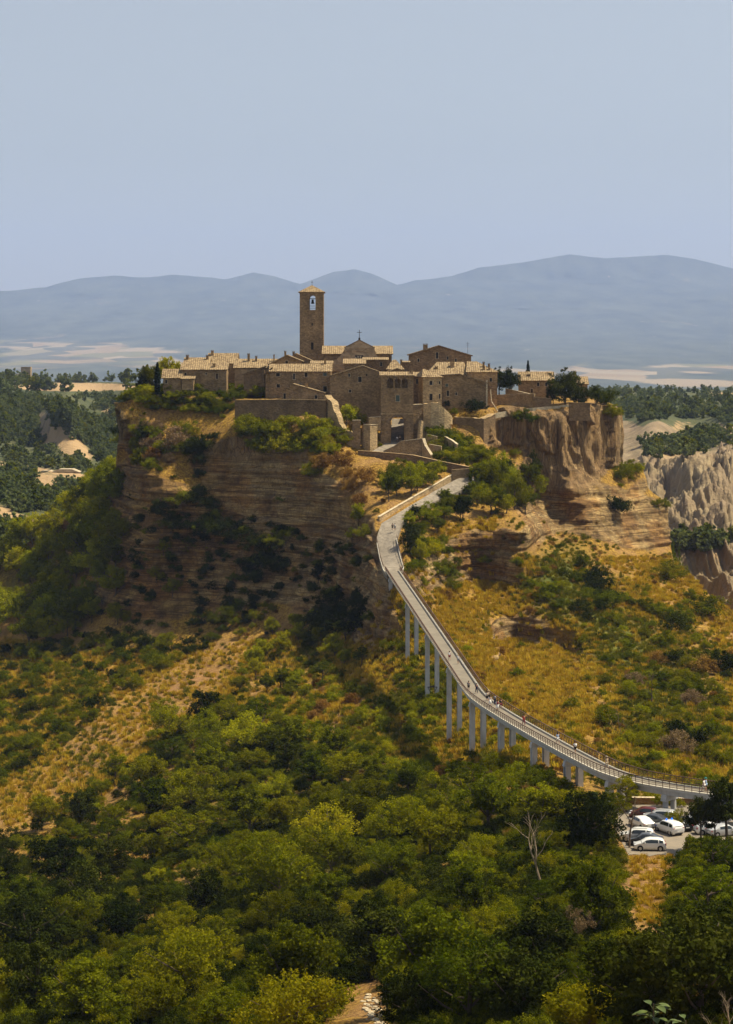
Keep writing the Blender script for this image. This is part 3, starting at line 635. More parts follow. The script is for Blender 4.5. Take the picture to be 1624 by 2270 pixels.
def slab(mb, p0, p1, p2, p3, th, tu0=0):
    """roof slope: p0-p1 eave, p3-p2 ridge; thickness th"""
    p = [Vector(q) for q in (p0, p1, p2, p3)]; n = (p[1]-p[0]).cross(p[3]-p[0]).normalized(); n = n if n.z > 0 else -n
    mb.mesh(p+[q-n*th for q in p], [(0, 1, 2, 3), (7, 6, 5, 4), (0, 4, 5, 1), (1, 5, 6, 2), (2, 6, 7, 3), (3, 7, 4, 0)])
def add_uv(o):
    me = o.data; tu = np.zeros(len(me.vertices)); tv = np.zeros(len(me.vertices))
    for k in range(0, len(me.vertices), 8):
        vs = [me.vertices[k+i].co for i in range(8)]; e = (vs[1]-vs[0]); e = (vs[2]-vs[3]) if e.length < .01 else e; e.normalize(); s = (vs[3]+vs[2]-vs[0]-vs[1]); s = (s-e*s.dot(e)).normalized()
        for i in range(8): tu[k+i] = vs[i].dot(e); tv[k+i] = vs[i].dot(s)
    for nm, a in (('tu', tu), ('tv', tv)): me.attributes.new(nm, 'FLOAT', 'POINT').data.foreach_set('value', a.astype(np.float32))
class House:
    def __init__(s, x0, x1, base, eave, D, depth, label, roof='gx', rise=1.5, apex=None, yaw=0, wall=None, tiles=None, name='stone_house', cat='house', group='stone houses of the hill town',
                 wins=(), door=None, over=.45, sink=4, rx=None, eave2=None, th=.28, arch=None, archs=(), pitch_back=None):
        wall = wall or S_BROWN; tiles = tiles or T_TAN; y = math.radians(yaw)
        A = W(x0, base, D); dx, dy = math.cos(y), math.sin(y)
        k = (x1-FW/2)/F; w = (k*A.y-A.x)/(dx-k*dy); s.w = w; s.dep = depth
        s.o = o = empty(name, A, y); tag(o, label, cat, group); s.D = D; s.A = A; s.yaw = y
        h = s.h = WZ(eave, D)-A.z; z0 = -sink
        h2 = (WZ(eave2, D)-A.z) if eave2 else h
        mb = MB(); ins = .02
        if roof == 'gy':
            ap = apex if apex is not None else (x0+x1)/2
            ax = s.loc2(ap, base)[0] if apex is not None else w/2; H = s.H = h+rise
            prof = [(0, z0), (w, z0), (w, h2), (ax, H), (0, h)]
            mb.prism(prof, lambda p: Vector((p[0], 0, p[1])), lambda p: Vector((p[0], depth, p[1])))
        elif roof == 'gx':
            prof = [(0, z0), (depth, z0), (depth, h), (depth/2, h+rise), (0, h)]
            mb.prism(prof, lambda p: Vector((w, p[0], p[1])), lambda p: Vector((0, p[0], p[1])))
        elif roof == 'lean':
            prof = [(0, z0), (depth, z0), (depth, h+rise), (0, h)]
            mb.prism(prof, lambda p: Vector((w, p[0], p[1])), lambda p: Vector((0, p[0], p[1])))
        elif roof == 'leanx':   # single slope falling to the left (rise<0: to the right)
            prof = [(0, z0), (w, z0), (w, h+max(rise, 0)), (0, h+max(-rise, 0))]
            mb.prism(prof, lambda p: Vector((p[0], 0, p[1])), lambda p: Vector((p[0], depth, p[1])))
        else:
            mb.prism([(0, z0), (w, z0), (w, h), (0, h)], lambda p: Vector((p[0], 0, p[1])), lambda p: Vector((p[0], depth, p[1])))
        s.wall = mb.build('wall', wall, o)
        r = MB(); e = over; t = .12
        if roof == 'gy':
            sl = rise/max(ax, .1); sr = (H-h2)/max(w-ax, .1)
            slab(r, (-e, -e, h-e*sl+t), (-e, depth+e, h-e*sl+t), (ax, depth+e, H+t), (ax, -e, H+t), th)
            slab(r, (w+e, depth+e, h2-e*sr+t), (w+e, -e, h2-e*sr+t), (ax, -e, H+t), (ax, depth+e, H+t), th)
        elif roof == 'gx':
            sl = rise/(depth/2)
            slab(r, (-e, -e, h-e*sl+t), (w+e, -e, h-e*sl+t), (w+e, depth/2, h+rise+t), (-e, depth/2, h+rise+t), th)
            slab(r, (w+e, depth+e, h-e*sl+t), (-e, depth+e, h-e*sl+t), (-e, depth/2, h+rise+t), (w+e, depth/2, h+rise+t), th)
        elif roof == 'lean':
            sl = rise/depth; slab(r, (-e, -e, h-e*sl+t), (w+e, -e, h-e*sl+t), (w+e, depth+e, h+rise+e*sl+t), (-e, depth+e, h+rise+e*sl+t), th)
        elif roof == 'leanx':
            a_, b_ = h+max(-rise, 0), h+max(rise, 0); q = (b_-a_)/w
            slab(r, (-e, depth+e, a_-e*q+t), (-e, -e, a_-e*q+t), (w+e, -e, b_+e*q+t), (w+e, depth+e, b_+e*q+t), th)
        elif roof == 'hip':
            ax = s.loc2(apex, base)[0] if apex is not None else w/2; rl = rx if rx is not None else 0
            a1, a2 = max(ax-rl/2, .2), min(ax+rl/2, w-.2); H = h+rise; b0 = h-e*rise/(depth/2)*.8+t
            slab(r, (-e, -e, b0), (w+e, -e, b0), (a2, depth/2, H+t), (a1, depth/2, H+t), th)
            slab(r, (w+e, depth+e, b0), (-e, depth+e, b0), (a1, depth/2, H+t), (a2, depth/2, H+t), th)
            slab(r, (-e, depth+e, b0), (-e, -e, b0), (a1, depth/2-.01, H+t), (a1, depth/2+.01, H+t), th)
            slab(r, (w+e, -e, b0), (w+e, depth+e, b0), (a2, depth/2+.01, H+t), (a2, depth/2-.01, H+t), th)
        if roof != 'flat': s.roof = r.build('roof', tiles, o); add_uv(s.roof)
        else: s.roof = None
        cut = MB(); any_ = False
        for a in archs:      # (x0,x1,ytop,ybot, depth, kind)
            q0, q1 = s.loc2(a[0], a[3]), s.loc2(a[1], a[2]); xa, xb, za, zb = q0[0], q1[0], q0[1], q1[1]; rr = (xb-xa)/2
            ring = [(xa, za), (xb, za)]+[((xa+xb)/2+rr*math.cos(PI*k/10), zb-rr+rr*math.sin(PI*k/10)) for k in range(11)]
            y0_, y1_ = -.5, a[4]
            cut.prism(ring, lambda p: Vector((p[0], y0_, p[1])), lambda p: Vector((p[0], y1_, p[1]))); any_ = True
        s.wl = []
        for wv in wins:
            q0, q1 = s.loc2(wv[0], wv[3]), s.loc2(wv[1], wv[2]); xa, xb, za, zb = q0[0], q1[0], q0[1], q1[1]
            cut.box(((xa+xb)/2, .0, (za+zb)/2), (xb-xa, .56, zb-za)); any_ = True; s.wl.append((xa, xb, za, zb, wv[4] if len(wv) > 4 else 'pane'))
        if any_:
            bpy.context.view_layer.update(); boolcut(s.wall, cut)
        for xa, xb, za, zb, kd in s.wl:
            wb = MB(); f = .09; d = .04
            for c_, sz in ((((xa+xb)/2, -d/2, zb+f/2), (xb-xa+2*f, d+.02, f)), ((xa-f/2, -d/2, (za+zb)/2), (f, d+.02, zb-za)), ((xb+f/2, -d/2, (za+zb)/2), (f, d+.02, zb-za)), (((xa+xb)/2, -.06, za-f/2), (xb-xa+.3, .14, f))): wb.box(c_, sz)
            wo = wb.build('window' if kd != 'door' else 'door', S_CAP if kd != 'plain' else S_BROWN, o)
            pb = MB(); pb.box(((xa+xb)/2, .24, (za+zb)/2), (xb-xa-.01, .04, zb-za-.01)); pb.build('pane' if kd != 'door' else 'door_leaf', {'pane': M_PANE, 'plain': M_PANE, 'shut': M_SHUT, 'door': M_DOOR}[kd], wo)
            if kd == 'pane' and xb-xa > .7:
                cb = MB(); cb.box(((xa+xb)/2, .20, (za+zb)/2), (.05, .04, zb-za-.02)); cb.box(((xa+xb)/2, .201, za+(zb-za)*.6), (xb-xa-.02, .04, .05)); cb.build('glazing_bar', M_DOOR, wo)
    def loc2(s, px, py):
        """pixel -> (x, z) on the facade plane in local space"""
        k = (px-FW/2)/F; dx, dy = math.cos(s.yaw), math.sin(s.yaw); t = (k*s.A.y-s.A.x)/(dx-k*dy); Dp = s.A.y+t*dy
        return t, WZ(py, Dp)-s.A.z
    def chimney(s, px, y0, y1, w=.7, back=2.0, pot=True):
        x, zb = s.loc2(px, y1); _, zt = s.loc2(px, y0); k = (s.A.y+back)/s.A.y; x = x*k+(k-1)*s.A.x; zt = (zt+s.A.z)*k-s.A.z; zb = (zb+s.A.z)*k-s.A.z-1.2
        c = MB(); h = zt-zb; c.box((x, back, zb+h*.45), (w, w, h*.9)); c.box((x, back, zb+h*.92), (w+.2, w+.2, .1)); 
        for q in (-1, 1): c.box((x+q*w*.32, back, zb+h*.96), (.12, w*.8, .14))
        c.box((x, back, zb+h-.0), (w+.14, w+.14, .09), None); 
        ch = c.build('chimney', S_BROWN, s.roof or s.wall); return ch
    def band(s, py, hgt=.22, out=.14, mat=None):
        _, z = s.loc2(0, py); b = MB(); b.box((s.w/2, -out/2, z), (s.w+.1, out+.02, hgt)); return b.build('string_course', mat or S_TAN, s.o)
HS = {}
def H(key, *a, **k): HS[key] = House(*a, **k); return HS[key]
# front row
g = H('gate', 843.6, 916, 984, 832, 578, 8.5, 'tall square gatehouse with a dark arched passage below and three arched openings on top', 'gx', .9, name='gatehouse', cat='gatehouse', group=None,
  archs=[(866, 895.6, 921.7, 990, 12, 0), (857.7, 871.2, 838.9, 860.5, 1.6, 0), (874.8, 887.5, 838.9, 860.5, 1.6, 0), (889.7, 903.2, 838.9, 860.5, 1.6, 0)], wins=[(877, 885.6, 876, 890, 'shut')], sink=1.5, over=.35)
g.band(917.5, .2, .12); g.band(833.6, .25, .2)
g.chimney(913, 817, 824, .6, 1.5); g.chimney(918-8, 819, 826, .5, 3)
b = MB(); qx0, _ = g.loc2(866, 984); qx1, _ = g.loc2(895.6, 984); _, qt = g.loc2(880, 921.7); rr_ = (qx1-qx0)/2; cxx = (qx0+qx1)/2
pr = [(qx0-.45, 0)]+[(cxx-(rr_+.45)*math.cos(PI*k/12), qt-rr_+(rr_+.45)*math.sin(PI*k/12)) for k in range(13)]+[(qx1+.45, 0)]
pi_ = [(qx0-.002, 0)]+[(cxx-(rr_+.002)*math.cos(PI*k/12), qt-rr_+(rr_+.002)*math.sin(PI*k/12)) for k in range(13)]+[(qx1+.002, 0)]
for k in range(len(pr)-1):
    q = [pr[k], pr[k+1], pi_[k+1], pi_[k]]; b.prism(q, lambda p: Vector((p[0], -.12, p[1])), lambda p: Vector((p[0], .01, p[1])))
b.build('arch_surround', S_DARK, g.o)
H('gable', 730.7, 843.0, 935, 833, 588, 14, 'broad gable fronted stone house directly left of the gatehouse', 'gy', 2.9, 803, eave2=825, sink=6,
  wins=[(771.5, 775.5, 828, 835), (793.5, 801, 835.5, 847), (810.8, 813.8, 829, 833.5, 'plain'), (773, 778, 864, 870)])
HS['gable'].chimney(752, 822, 833, .6, 3)
H('row', 599, 733, 888, 822.6, 595, 9, 'long two storey stone row house left of the broad gable', 'gx', 2.0, sink=6,
  wins=[(611.5, 619.8, 827, 834.5), (649.3, 653.4, 828, 841.5), (674.5, 681.5, 826, 835.5), (716, 724, 826, 833.5, 'shut'), (612.7, 620, 851.5, 859), (716, 724, 856, 868), (661, 668, 850, 858)])
HS['row'].chimney(720, 795, 806, .6, 4.5)
H('rowend', 588, 600, 888, 826, 596, 8, 'narrow lean-to bay at the left end of the long row house', 'leanx', 1.2, sink=6)
H('low', 624.5, 719, 886.6, 868, 584, 8, 'low stone cottage with shallow gable and arched dark doorway above the retaining wall', 'gy', 2.2, 649, eave2=871, sink=3, over=.35,
  wins=[(616+12, 633, 872, 884), (697, 703, 876, 884)], archs=[(651.5, 662, 862, 884, .35, 0)])
HS['low'].chimney(679, 849, 862, .75, 2.5)
# right of the gate
H('tower_house', 937, 979, 905, 835, 583, 7, 'slim pale stone tower house with hipped tile roof right of the gatehouse', 'hip', 2.1, 946, yaw=14, wall=S_TAN, rx=.5, sink=2,
  wins=[(951.7, 958.2, 844.5, 853.5), (951.7, 958.2, 873, 887.5), (972.5, 976, 845, 851.5), (972.5, 976, 873, 884)])
H('tower_bay', 917, 938, 900, 834, 588, 6, 'recessed dark wall bay between the gatehouse and the slim tower house', 'lean', 1.0, sink=3, wins=[(922, 927, 840, 851)])
H('right_main', 979.5, 1080, 921, 831.5, 586, 12, 'large stone house with lopsided gable falling to the right, above the right cliff', 'gy', .35, 1017, eave2=849.5, sink=5, over=.6,
  wins=[(990, 995, 866, 878), (1009, 1013, 870, 876), (1064, 1070, 889, 898, 'shut'), (987, 993, 851, 857, 'shut')])
HS['right_main'].chimney(1048, 828, 841, .7, 2); HS['right_main'].chimney(1075, 838, 848, .6, 2.5)
b = MB(); hw = HS['right_main']; b.box((hw.w-.2, -.25, hw.h*.38), (.5, .5, hw.h*1.0)); b.build('corner_pilaster', S_CAP, hw.o)
b = MB(); b.tube([(hw.w+.9, .5, 7.5), (hw.w+1.2, .3, 4), (hw.w+3.0, -.2, 1.2)], .14, 6); b.tube([(hw.w-.2, -.4, .9), (hw.w+1.2, -.4, .5), (hw.w+3.6, -.2, .4)], .14, 6); b.build('stair_rail', S_CAP, hw.o)
H('right_back', 1035.7, 1102, 910, 824, 596, 13, 'square hip roofed stone house with four small chimneys, right end of the main block', 'hip', 2.9, 1046, rx=3.5, sink=5, wins=[(1085, 1090, 838, 846)])
for q in ((1071.5, 802, 812, 3), (1083.5, 806, 815, 3), (1072, 812, 820, 1), (1084, 814, 822, 1)): HS['right_back'].chimney(q[0], q[1], q[2], .6, q[3])
H('right_hip', 946, 1036, 880, 830.5, 597, 13, 'wide tiled roof house behind the lopsided gable with two roof dormers', 'hip', 3.6, 1000, rx=8, sink=3, wall=S_BROWN)
HS['right_hip'].chimney(1002, 802.5, 810, 1.1, 4); HS['right_hip'].chimney(967, 812, 820, .8, 3)
# skyline houses
H('ridge_house', 907, 1044, 830, 785.5, 622, 12, 'big dark gabled skyline house with square chimney on its left slope', 'gy', 2.7, 972.3, eave2=787.5, wall=S_DARK, sink=6, over=.55,
  wins=[(966, 971, 781, 795), (1008, 1012, 795, 803), (925, 929, 795, 802), (990, 994, 790, 797)])
HS['ridge_house'].chimney(942.5, 762, 777, 1.4, 2)
b = MB(); hr = HS['ridge_house']; b.tube([(hr.w-1, 1, hr.h+.2), (hr.w-1, 1, hr.h+3.8)], .05, 5); b.tube([(hr.w-1.5, 1, hr.h+3.3), (hr.w-.5, 1, hr.h+3.3)], .04, 4); b.tube([(hr.w-1.4, 1, hr.h+2.8), (hr.w-.6, 1, hr.h+2.8)], .04, 4); b.build('antenna', M_IRON, hr.o)
H('mid_a', 858.5, 893.6, 830, 817.8, 606, 8, 'pale hipped roof seen just above the gatehouse', 'hip', 2.6, 874, rx=1, sink=4)
HS['mid_a'].chimney(889, 797, 806, .6, 3)
H('mid_b', 891, 906.5, 820, 803, 610, 6, 'small plain dark wall block between the gatehouse and the skyline house', 'lean', .3, sink=6, wall=S_DARK)
H('mid_c', 861, 900, 830, 823, 592, 6, 'very low gable roof tucked directly behind the gatehouse', 'gy', .8, 880, sink=4)
H('mid_d', 806.6, 858, 822, 797.5, 612, 7, 'dark stone house directly below the church front', 'lean', .6, wall=S_DARK, sink=6, wins=[(842, 847, 803, 812)])
H('mid_e', 763, 808, 815, 806, 604, 10, 'low tiled roof with skylights behind the broad gable', 'lean', 1.3, sink=4)
# left cluster
H('left_a', 402, 501.5, 852, 818.6, 604, 9, 'long low stone house at the left end with a small roof dormer', 'gx', 1.9, sink=3, wins=[(409, 413, 826, 832), (455, 458, 826, 831), (478, 483, 828, 840, 'door')])
HS['left_a'].chimney(474.5, 805.5, 812, .8, 1.5)
H('left_porch', 403, 428.5, 850, 839.5, 600, 3.5, 'little tiled porch roof against the long low house', 'lean', .7, sink=2)
H('left_b', 408.5, 462, 820, 805.5, 616, 9, 'upper house with sunlit roof and chimney stacks at the far left of the skyline', 'gx', 1.7, wall=S_TAN, sink=4)
HS['left_b'].chimney(415, 786.5, 797, .8, 3, ); HS['left_b'].chimney(459, 787, 798, .7, 3)
H('left_c', 461.5, 524, 820, 804.5, 622, 10, 'house with the highest tiled roof of the left group', 'gx', 2.9, sink=4); HS['left_c'].chimney(470.3, 776.5, 786, .8, 4)
H('left_d', 520, 611, 840, 814.5, 612, 11, 'wide tiled roof house between the left group and the long row', 'gx', 2.5, wall=S_PLASTER, sink=4)
HS['left_d'].chimney(550.7, 783, 797, .7, 4); HS['left_d'].chimney(567.6, 789, 797, .6, 4); HS['left_d'].chimney(617-10, 786, 797, .4, 4)
H('left_e', 540, 586, 850, 829, 600, 7, 'small house with a roof falling steeply to the left', 'leanx', 2.2, sink=3, wall=S_DARK, over=.5)
H('left_f', 361, 402, 858, 836.5, 602, 7, 'small cottage beside the tall cypress at the left rim', 'gx', 2.4, sink=2, wins=[(366, 370, 842, 850)])
H('left_g', 596.5, 668, 830, 806.5, 604, 12, 'shallow gabled house behind the long row', 'gy', 2.6, 635.8, eave2=800, sink=4, over=.5, wins=[(632, 638, 800, 806)]); HS['left_g'].chimney(632, 778, 789, .6, 3)
H('left_h', 640, 694, 825, 799.5, 616, 10, 'gabled house tucked below the bell tower', 'gy', 2.2, 655, eave2=801, sink=4, over=.5); HS['left_h'].chimney(650.5, 779, 788, .7, 3)
H('left_i', 690, 735, 825, 806, 606, 6, 'low tiled roof at the foot of the bell tower', 'lean', .7, sink=4); 
# right outlying house
H('garden_house', 1153, 1226.5, 872, 842.4, 610, 8, 'detached stone house among the trees on the right of the town', 'gx', 2.4, sink=2, wins=[(1190, 1195, 848, 856), (1208, 1213, 848, 856), (1176, 1181, 862, 871, 'door')])
HS['garden_house'].chimney(1172, 829, 842, .8, 2); HS['garden_house'].chimney(1218, 827, 836, .9, 3)
H('east_house', 1268, 1302, 880, 850, 618, 7, 'house almost hidden by trees on the right with only its chimney showing', 'gx', 2.0, sink=2); HS['east_house'].chimney(1273.5, 822, 838, .9, 3); HS['east_house'].chimney(1297, 846, 856, 1.1, 2)
# church
ch = H('church', 764, 829, 822, 770, 626, 1.0, 'village church with pedimented front, curved shoulders and a cross on its gable', 'gy', 2.3, 796.2, wall=S_PLASTER, name='church', cat='church', group=None, sink=4, over=.25, th=.2,
   wins=[(787, 804.5, 788, 800, 'plain')])
b = MB()
for sg, x0_, x1_ in ((-1, 764.5, 732), (1, 828.5, 849.5)):
    a_, zt = ch.loc2(x0_, 772); e_, zb = ch.loc2(x1_, 801); pts = [(a_, zb-2.5)]
    pts = [(a_, zb-3), (a_, zt)]+[(a_+(e_-a_)*t_, zb+(zt-zb)*(1-t_)**2.1) for t_ in [k/10 for k in range(1, 11)]]+[(e_, zb-3)]
    if sg > 0: pts = pts[::-1]
    b.prism(pts, lambda p: Vector((p[0], .1, p[1])), lambda p: Vector((p[0], .9, p[1])))
b.build('curved_shoulder', S_PLASTER, ch.o)
b = MB()
for xx in (766, 781, 811, 827): q, zt = ch.loc2(xx, 773); b.box((q, -.1, zt-3.2), (.7, .25, 6.4))
q, zt = ch.loc2(796, 771.5); b.box((ch.w/2, -.15, zt), (ch.w+.3, .4, .35)); b.box((ch.w/2, -.12, zt-.9), (ch.w+.2, .3, .2)); b.build('pilaster_and_cornice', S_PLASTER, ch.o)
q, zt = ch.loc2(796.2, 752.6); b = MB(); b.box((q, .3, zt+.15), (.6, .5, .8)); b.tube([(q, .3, zt+.4), (q, .3, zt+3.0)], .09, 6); b.tube([(q-.75, .3, zt+2.2), (q+.75, .3, zt+2.2)], .09, 6); b.build('cross', M_IRON, ch.o)
b = MB()
for t_ in (-1, -.35, .35, 1): q, z_ = ch.loc2(796+t_*8, 788); b.box((q, -.02, z_-.3-abs(t_)*.4), (.5, .2, .6))
b.build('window_hood', S_CAP, ch.o)
H('nave', 716, 868, 830, 784, 632, 16, 'tiled nave and aisle roofs stretching behind the church front', 'gx', 2.4, wall=S_BROWN, name='church_nave', cat='church nave', group=None, sink=6)
H('nave_top', 766, 830, 800, 779, 627.6, 20, 'raised gabled nave roof right behind the church front', 'gy', 2.7, 797, wall=S_PLASTER, name='church_nave', cat='church nave', group=None, sink=6)
# bell tower
tw = H('tower', 663.9, 716.9, 800, 646.5, 640, 7.6, 'tall square bell tower with pyramid tile roof and one arched bell opening', 'hip', 2.1, 690.6, wall=S_BROWN, name='bell_tower', cat='bell tower', group=None, rx=0, sink=4, over=.45,
   archs=[(685.2, 699, 654, 687, 12, 0)], wins=[(689, 694.5, 759, 775, 'plain'), (690, 693, 716, 722, 'plain')])
tw.band(785, .18, .1); tw.band(648.5, .3, .22); tw.band(689, .15, .1, S_BROWN)
q, zt = tw.loc2(690.6, 631.8); b = MB(); b.tube([(q, tw.dep/2, zt-.1), (q, tw.dep/2, zt+1.5)], .06, 5); b.tube([(q-.4, tw.dep/2, zt+1.0), (q+.4, tw.dep/2, zt+1.0)], .05, 5); b.build('cross', M_IRON, tw.o)
b = MB(); q, zt = tw.loc2(692, 658); rings = [(0, .30), (.2, .34), (.6, .38), (1.0, .46), (1.25, .62), (1.3, .60)]
bb = []; nseg = 12
for dz, r_ in rings: bb.append([(q+r_*math.cos(2*PI*k/nseg), 3.0+r_*math.sin(2*PI*k/nseg), zt-.8-dz) for k in range(nseg)])
vs = [p for r_ in bb for p in r_]; b.mesh(vs, [(i*nseg+k, i*nseg+(k+1) % nseg, (i+1)*nseg+(k+1) % nseg, (i+1)*nseg+k) for i in range(len(bb)-1) for k in range(nseg)]+[tuple(range(nseg)), tuple((len(bb)-1)*nseg+k for k in range(nseg))[::-1]])
bell = b.build('bell', M_BRONZE, tw.o)
b = MB(); b.box((q, 3.0, zt-.55), (1.85, .2, .25)); b.box((q, .5, WZ(678, 640)-tw.A.z), (1.9, .08, .08)); b.box((q, .5, WZ(684, 640)-tw.A.z), (1.9, .08, .08))
for k in range(5): b.box((q-.8+.4*k, .5, WZ(681, 640)-tw.A.z), (.05, .06, .9))
b.build('bell_frame', M_IRON, tw.o)
# ---------------- walls -----------------------------------------------------------------
def wallstrip(name, pts, th, mat, label, cat, cap=None, capmat=None, group=None, jag=0, seed=1, bevelcap=.12):
    """pts: (px, top_py, bottom_py, D) along the wall"""
    rr = random.Random(seed); o = empty(name, W(pts[0][0], pts[0][2], pts[0][3])); O = o.location
    tag(o, label, cat, group); b = MB(); cb = MB(); P_ = []
    for i in range(len(pts)-1):
        n = max(2, int(abs(pts[i+1][0]-pts[i][0])/5)+1) if jag else 1
        for k in range(n):
            t = k/n; q = [pts[i][j]+(pts[i+1][j]-pts[i][j])*t for j in range(4)]; q[1] += rr.uniform(-jag, jag); P_.append(q)
    P_.append(list(pts[-1]))
    T = [W(p[0], p[1], p[3])-O for p in P_]; B = [W(p[0], p[2], p[3])-O for p in P_]
    nn = []
    for i in range(len(P_)):
        d = T[min(i+1, len(T)-1)]-T[max(i-1, 0)]; d.z = 0; d.normalize(); nn.append(Vector((-d.y, d.x, 0)))
    n = len(P_); vs = []
    for i in range(n):
        bz = B[i].z-1.0; vs += [Vector((T[i].x, T[i].y, bz)), T[i], T[i]+nn[i]*th, Vector((T[i].x, T[i].y, bz))+nn[i]*th]
    fs = []
    for i in range(n-1):
        a, c = i*4, (i+1)*4; fs += [(a, c, c+1, a+1), (a+1, c+1, c+2, a+2), (a+2, c+2, c+3, a+3), (a+3, c+3, c, a)]
    fs += [(0, 1, 2, 3), (n*4-1, n*4-2, n*4-3, n*4-4)]
    b.mesh(vs, fs); b.build('masonry', mat, o)
    if cap:
        vs = []
        for i in range(n):
            for off, z in ((-bevelcap, .01), (-bevelcap, cap), (th+bevelcap, cap), (th+bevelcap, .01)): vs.append(T[i]+nn[i]*off+Vector((0, 0, z)))
        cb.mesh(vs, fs); cb.build('coping', capmat or S_CAP, o)
    return o
wallstrip('retaining_wall', [(520, 888, 925, 581), (600, 887, 935, 579), (655, 886.5, 938, 578), (722, 888, 940, 579)], 1.2, S_DARK, 'high brown retaining wall under the long row house', 'retaining wall', .2, S_RUB)
wallstrip('ruined_wall', [(720, 877, 925, 581), (727, 884, 940, 579), (735, 892, 950, 577), (738, 905, 955, 576), (744, 918, 970, 575), (752, 938, 985, 574), (762, 952, 990, 573), (782, 960, 995, 572)], 2.0, S_TAN, 'crumbling stepped wall running down from the low cottage', 'ruined wall', jag=2.2)
wallstrip('gate_pillar', [(781, 933, 996, 572), (799, 933, 996, 572)], 1.4, S_BROWN, 'plain stone bastion wall left of the ramp, the taller of the pair', 'bastion wall', .25, S_CAP)
wallstrip('gate_pillar', [(801, 945, 997, 573), (819, 943.5, 997, 571)], 2.6, S_RUB, 'lower stone block with narrow doorway left of the ramp', 'bastion wall', .15)
wallstrip('gate_pillar', [(820, 942, 997, 570.5), (836, 942, 997, 573)], 2.4, S_TAN, 'pale stone pier beside the ramp just left of the gatehouse foot', 'bastion wall', .15)
wallstrip('low_wall', [(818, 926, 946, 576), (844, 924, 946, 577)], .8, S_RUB, 'short wall with shrubs between bastion and gatehouse', 'garden wall', .15, S_CAP)
wallstrip('buttress_wall', [(916, 898, 985, 579), (937, 897, 990, 580)], 2.5, S_BROWN, 'blind stone wall joined to the right side of the gatehouse', 'buttress wall', .18)
wallstrip('buttress', [(930, 964, 1000, 575), (934, 932, 1000, 575.5), (939, 934, 1002, 576.5), (948, 975, 1010, 578)], .9, S_TAN, 'sloping sunlit stone buttress at the corner right of the gatehouse', 'buttress')
wallstrip('ramp_wall', [(849, 1001, 1006, 570), (872, 991, 1009, 568), (888, 979, 1010, 567), (936, 973, 1014, 566.5)], .7, S_RUB, 'stone parapet with pale coping guarding the cobbled ramp below the gate', 'ramp parapet', .22, S_CAP)
wallstrip('ramp_wall', [(936.3, 973, 1014, 566.5), (941, 988, 1015, 565.5), (955, 1010, 1018, 563)], .7, S_RUB, 'short falling end piece of the ramp parapet beside the hedge', 'ramp parapet', .2, S_CAP)
wallstrip('long_wall', [(793, 999.5, 1006, 567), (826, 1001.5, 1009, 565), (870, 1005, 1014, 562), (915, 1009.5, 1028, 559), (985, 1025, 1042, 554), (1052, 1038, 1058, 549)], .7, S_DARK, 'long dark stone wall along the upper path below the gate', 'path wall', .12, S_RUB)
wallstrip('long_wall_return', [(1002, 1042, 1067, 546), (1052, 1038.5, 1054, 548)], .6, S_BROWN, 'stone wall face at the bend where the lower path reaches the long wall', 'path wall', .1, S_RUB)
wallstrip('path_parapet', [(841, 1146, 1160, 511), (870, 1129, 1146, 518), (905, 1109, 1126, 526), (950, 1083, 1098, 536), (1002.5, 1052.5, 1067, 546.5)], .5, S_TAN, 'pale stone parapet along the left side of the lower path', 'parapet', .14, S_CAP)
wallstrip('garden_wall', [(1102, 876, 907, 598), (1145, 874, 907, 596), (1183, 874, 908, 590)], .6, S_RUB, 'rubble wall behind the dry yard right of the town', 'garden wall', .15)
wallstrip('garden_wall', [(1120, 862, 876, 602), (1150, 868, 880, 600), (1183, 876, 890, 598)], .6, S_RUB, 'upper sloping garden wall below the detached house', 'garden wall', .12)
wallstrip('garden_wall', [(1183, 880, 908, 589.5), (1222, 884, 905, 590)], .5, S_DARK, 'dark wall end under the ivy right of the dry yard', 'garden wall', .1)
wallstrip('edge_fence', [(q[0], q[1], q[2], float(fD(np.array([q[0]*1.]), np.array([q[2]*1.]))[0])-.6) for q in ((1096, 916, 920), (1130, 910, 914.5), (1180, 904, 909), (1230, 900, 904.5), (1266, 896, 900.5))], .2, S_CAP, 'low pale kerb wall along the rim of the right cliff', 'rim wall')
wallstrip('cliff_wall', [(1262, 893, 925, 585), (1308, 894, 925, 586)], .8, S_DARK, 'weathered wall on the cliff edge under the trees at right', 'cliff wall', .15, S_RUB)
wallstrip('outcrop', [(938, 895, 975, 579), (955, 893, 985, 577), (972, 893, 990, 577), (985, 905, 992, 577.5), (1000, 920, 995, 579), (1006, 935, 1000, 583)], 3, S_TAN, 'rough tan masonry bank under the slim tower house', 'masonry bank', jag=1.2)
wallstrip('terrace_wall', [(1006, 925, 985, 581), (1040, 927, 1000, 580), (1072, 930, 1012, 578), (1098, 918, 1000, 583)], 2, S_DARK, 'dark bastion wall under the lopsided gable house', 'bastion wall', .15, S_RUB, jag=.8)
wallstrip('terrace_wall', [(945, 963, 975, 572), (968, 968, 982, 571)], .5, S_RUB, 'small garden terrace wall, the upper one beside the ramp', 'terrace wall', .1, S_CAP)
wallstrip('terrace_wall', [(950, 985, 1000, 568), (978, 990, 1003, 567)], .5, S_RUB, 'small garden terrace wall just above the clipped hedge', 'terrace wall', .1, S_CAP)
wallstrip('terrace_wall', [(985, 968, 985, 573), (1000, 976, 990, 570), (1012, 985, 1000, 568)], .5, S_RUB, 'short curved terrace wall below the dark bastion', 'terrace wall', .1, S_CAP)
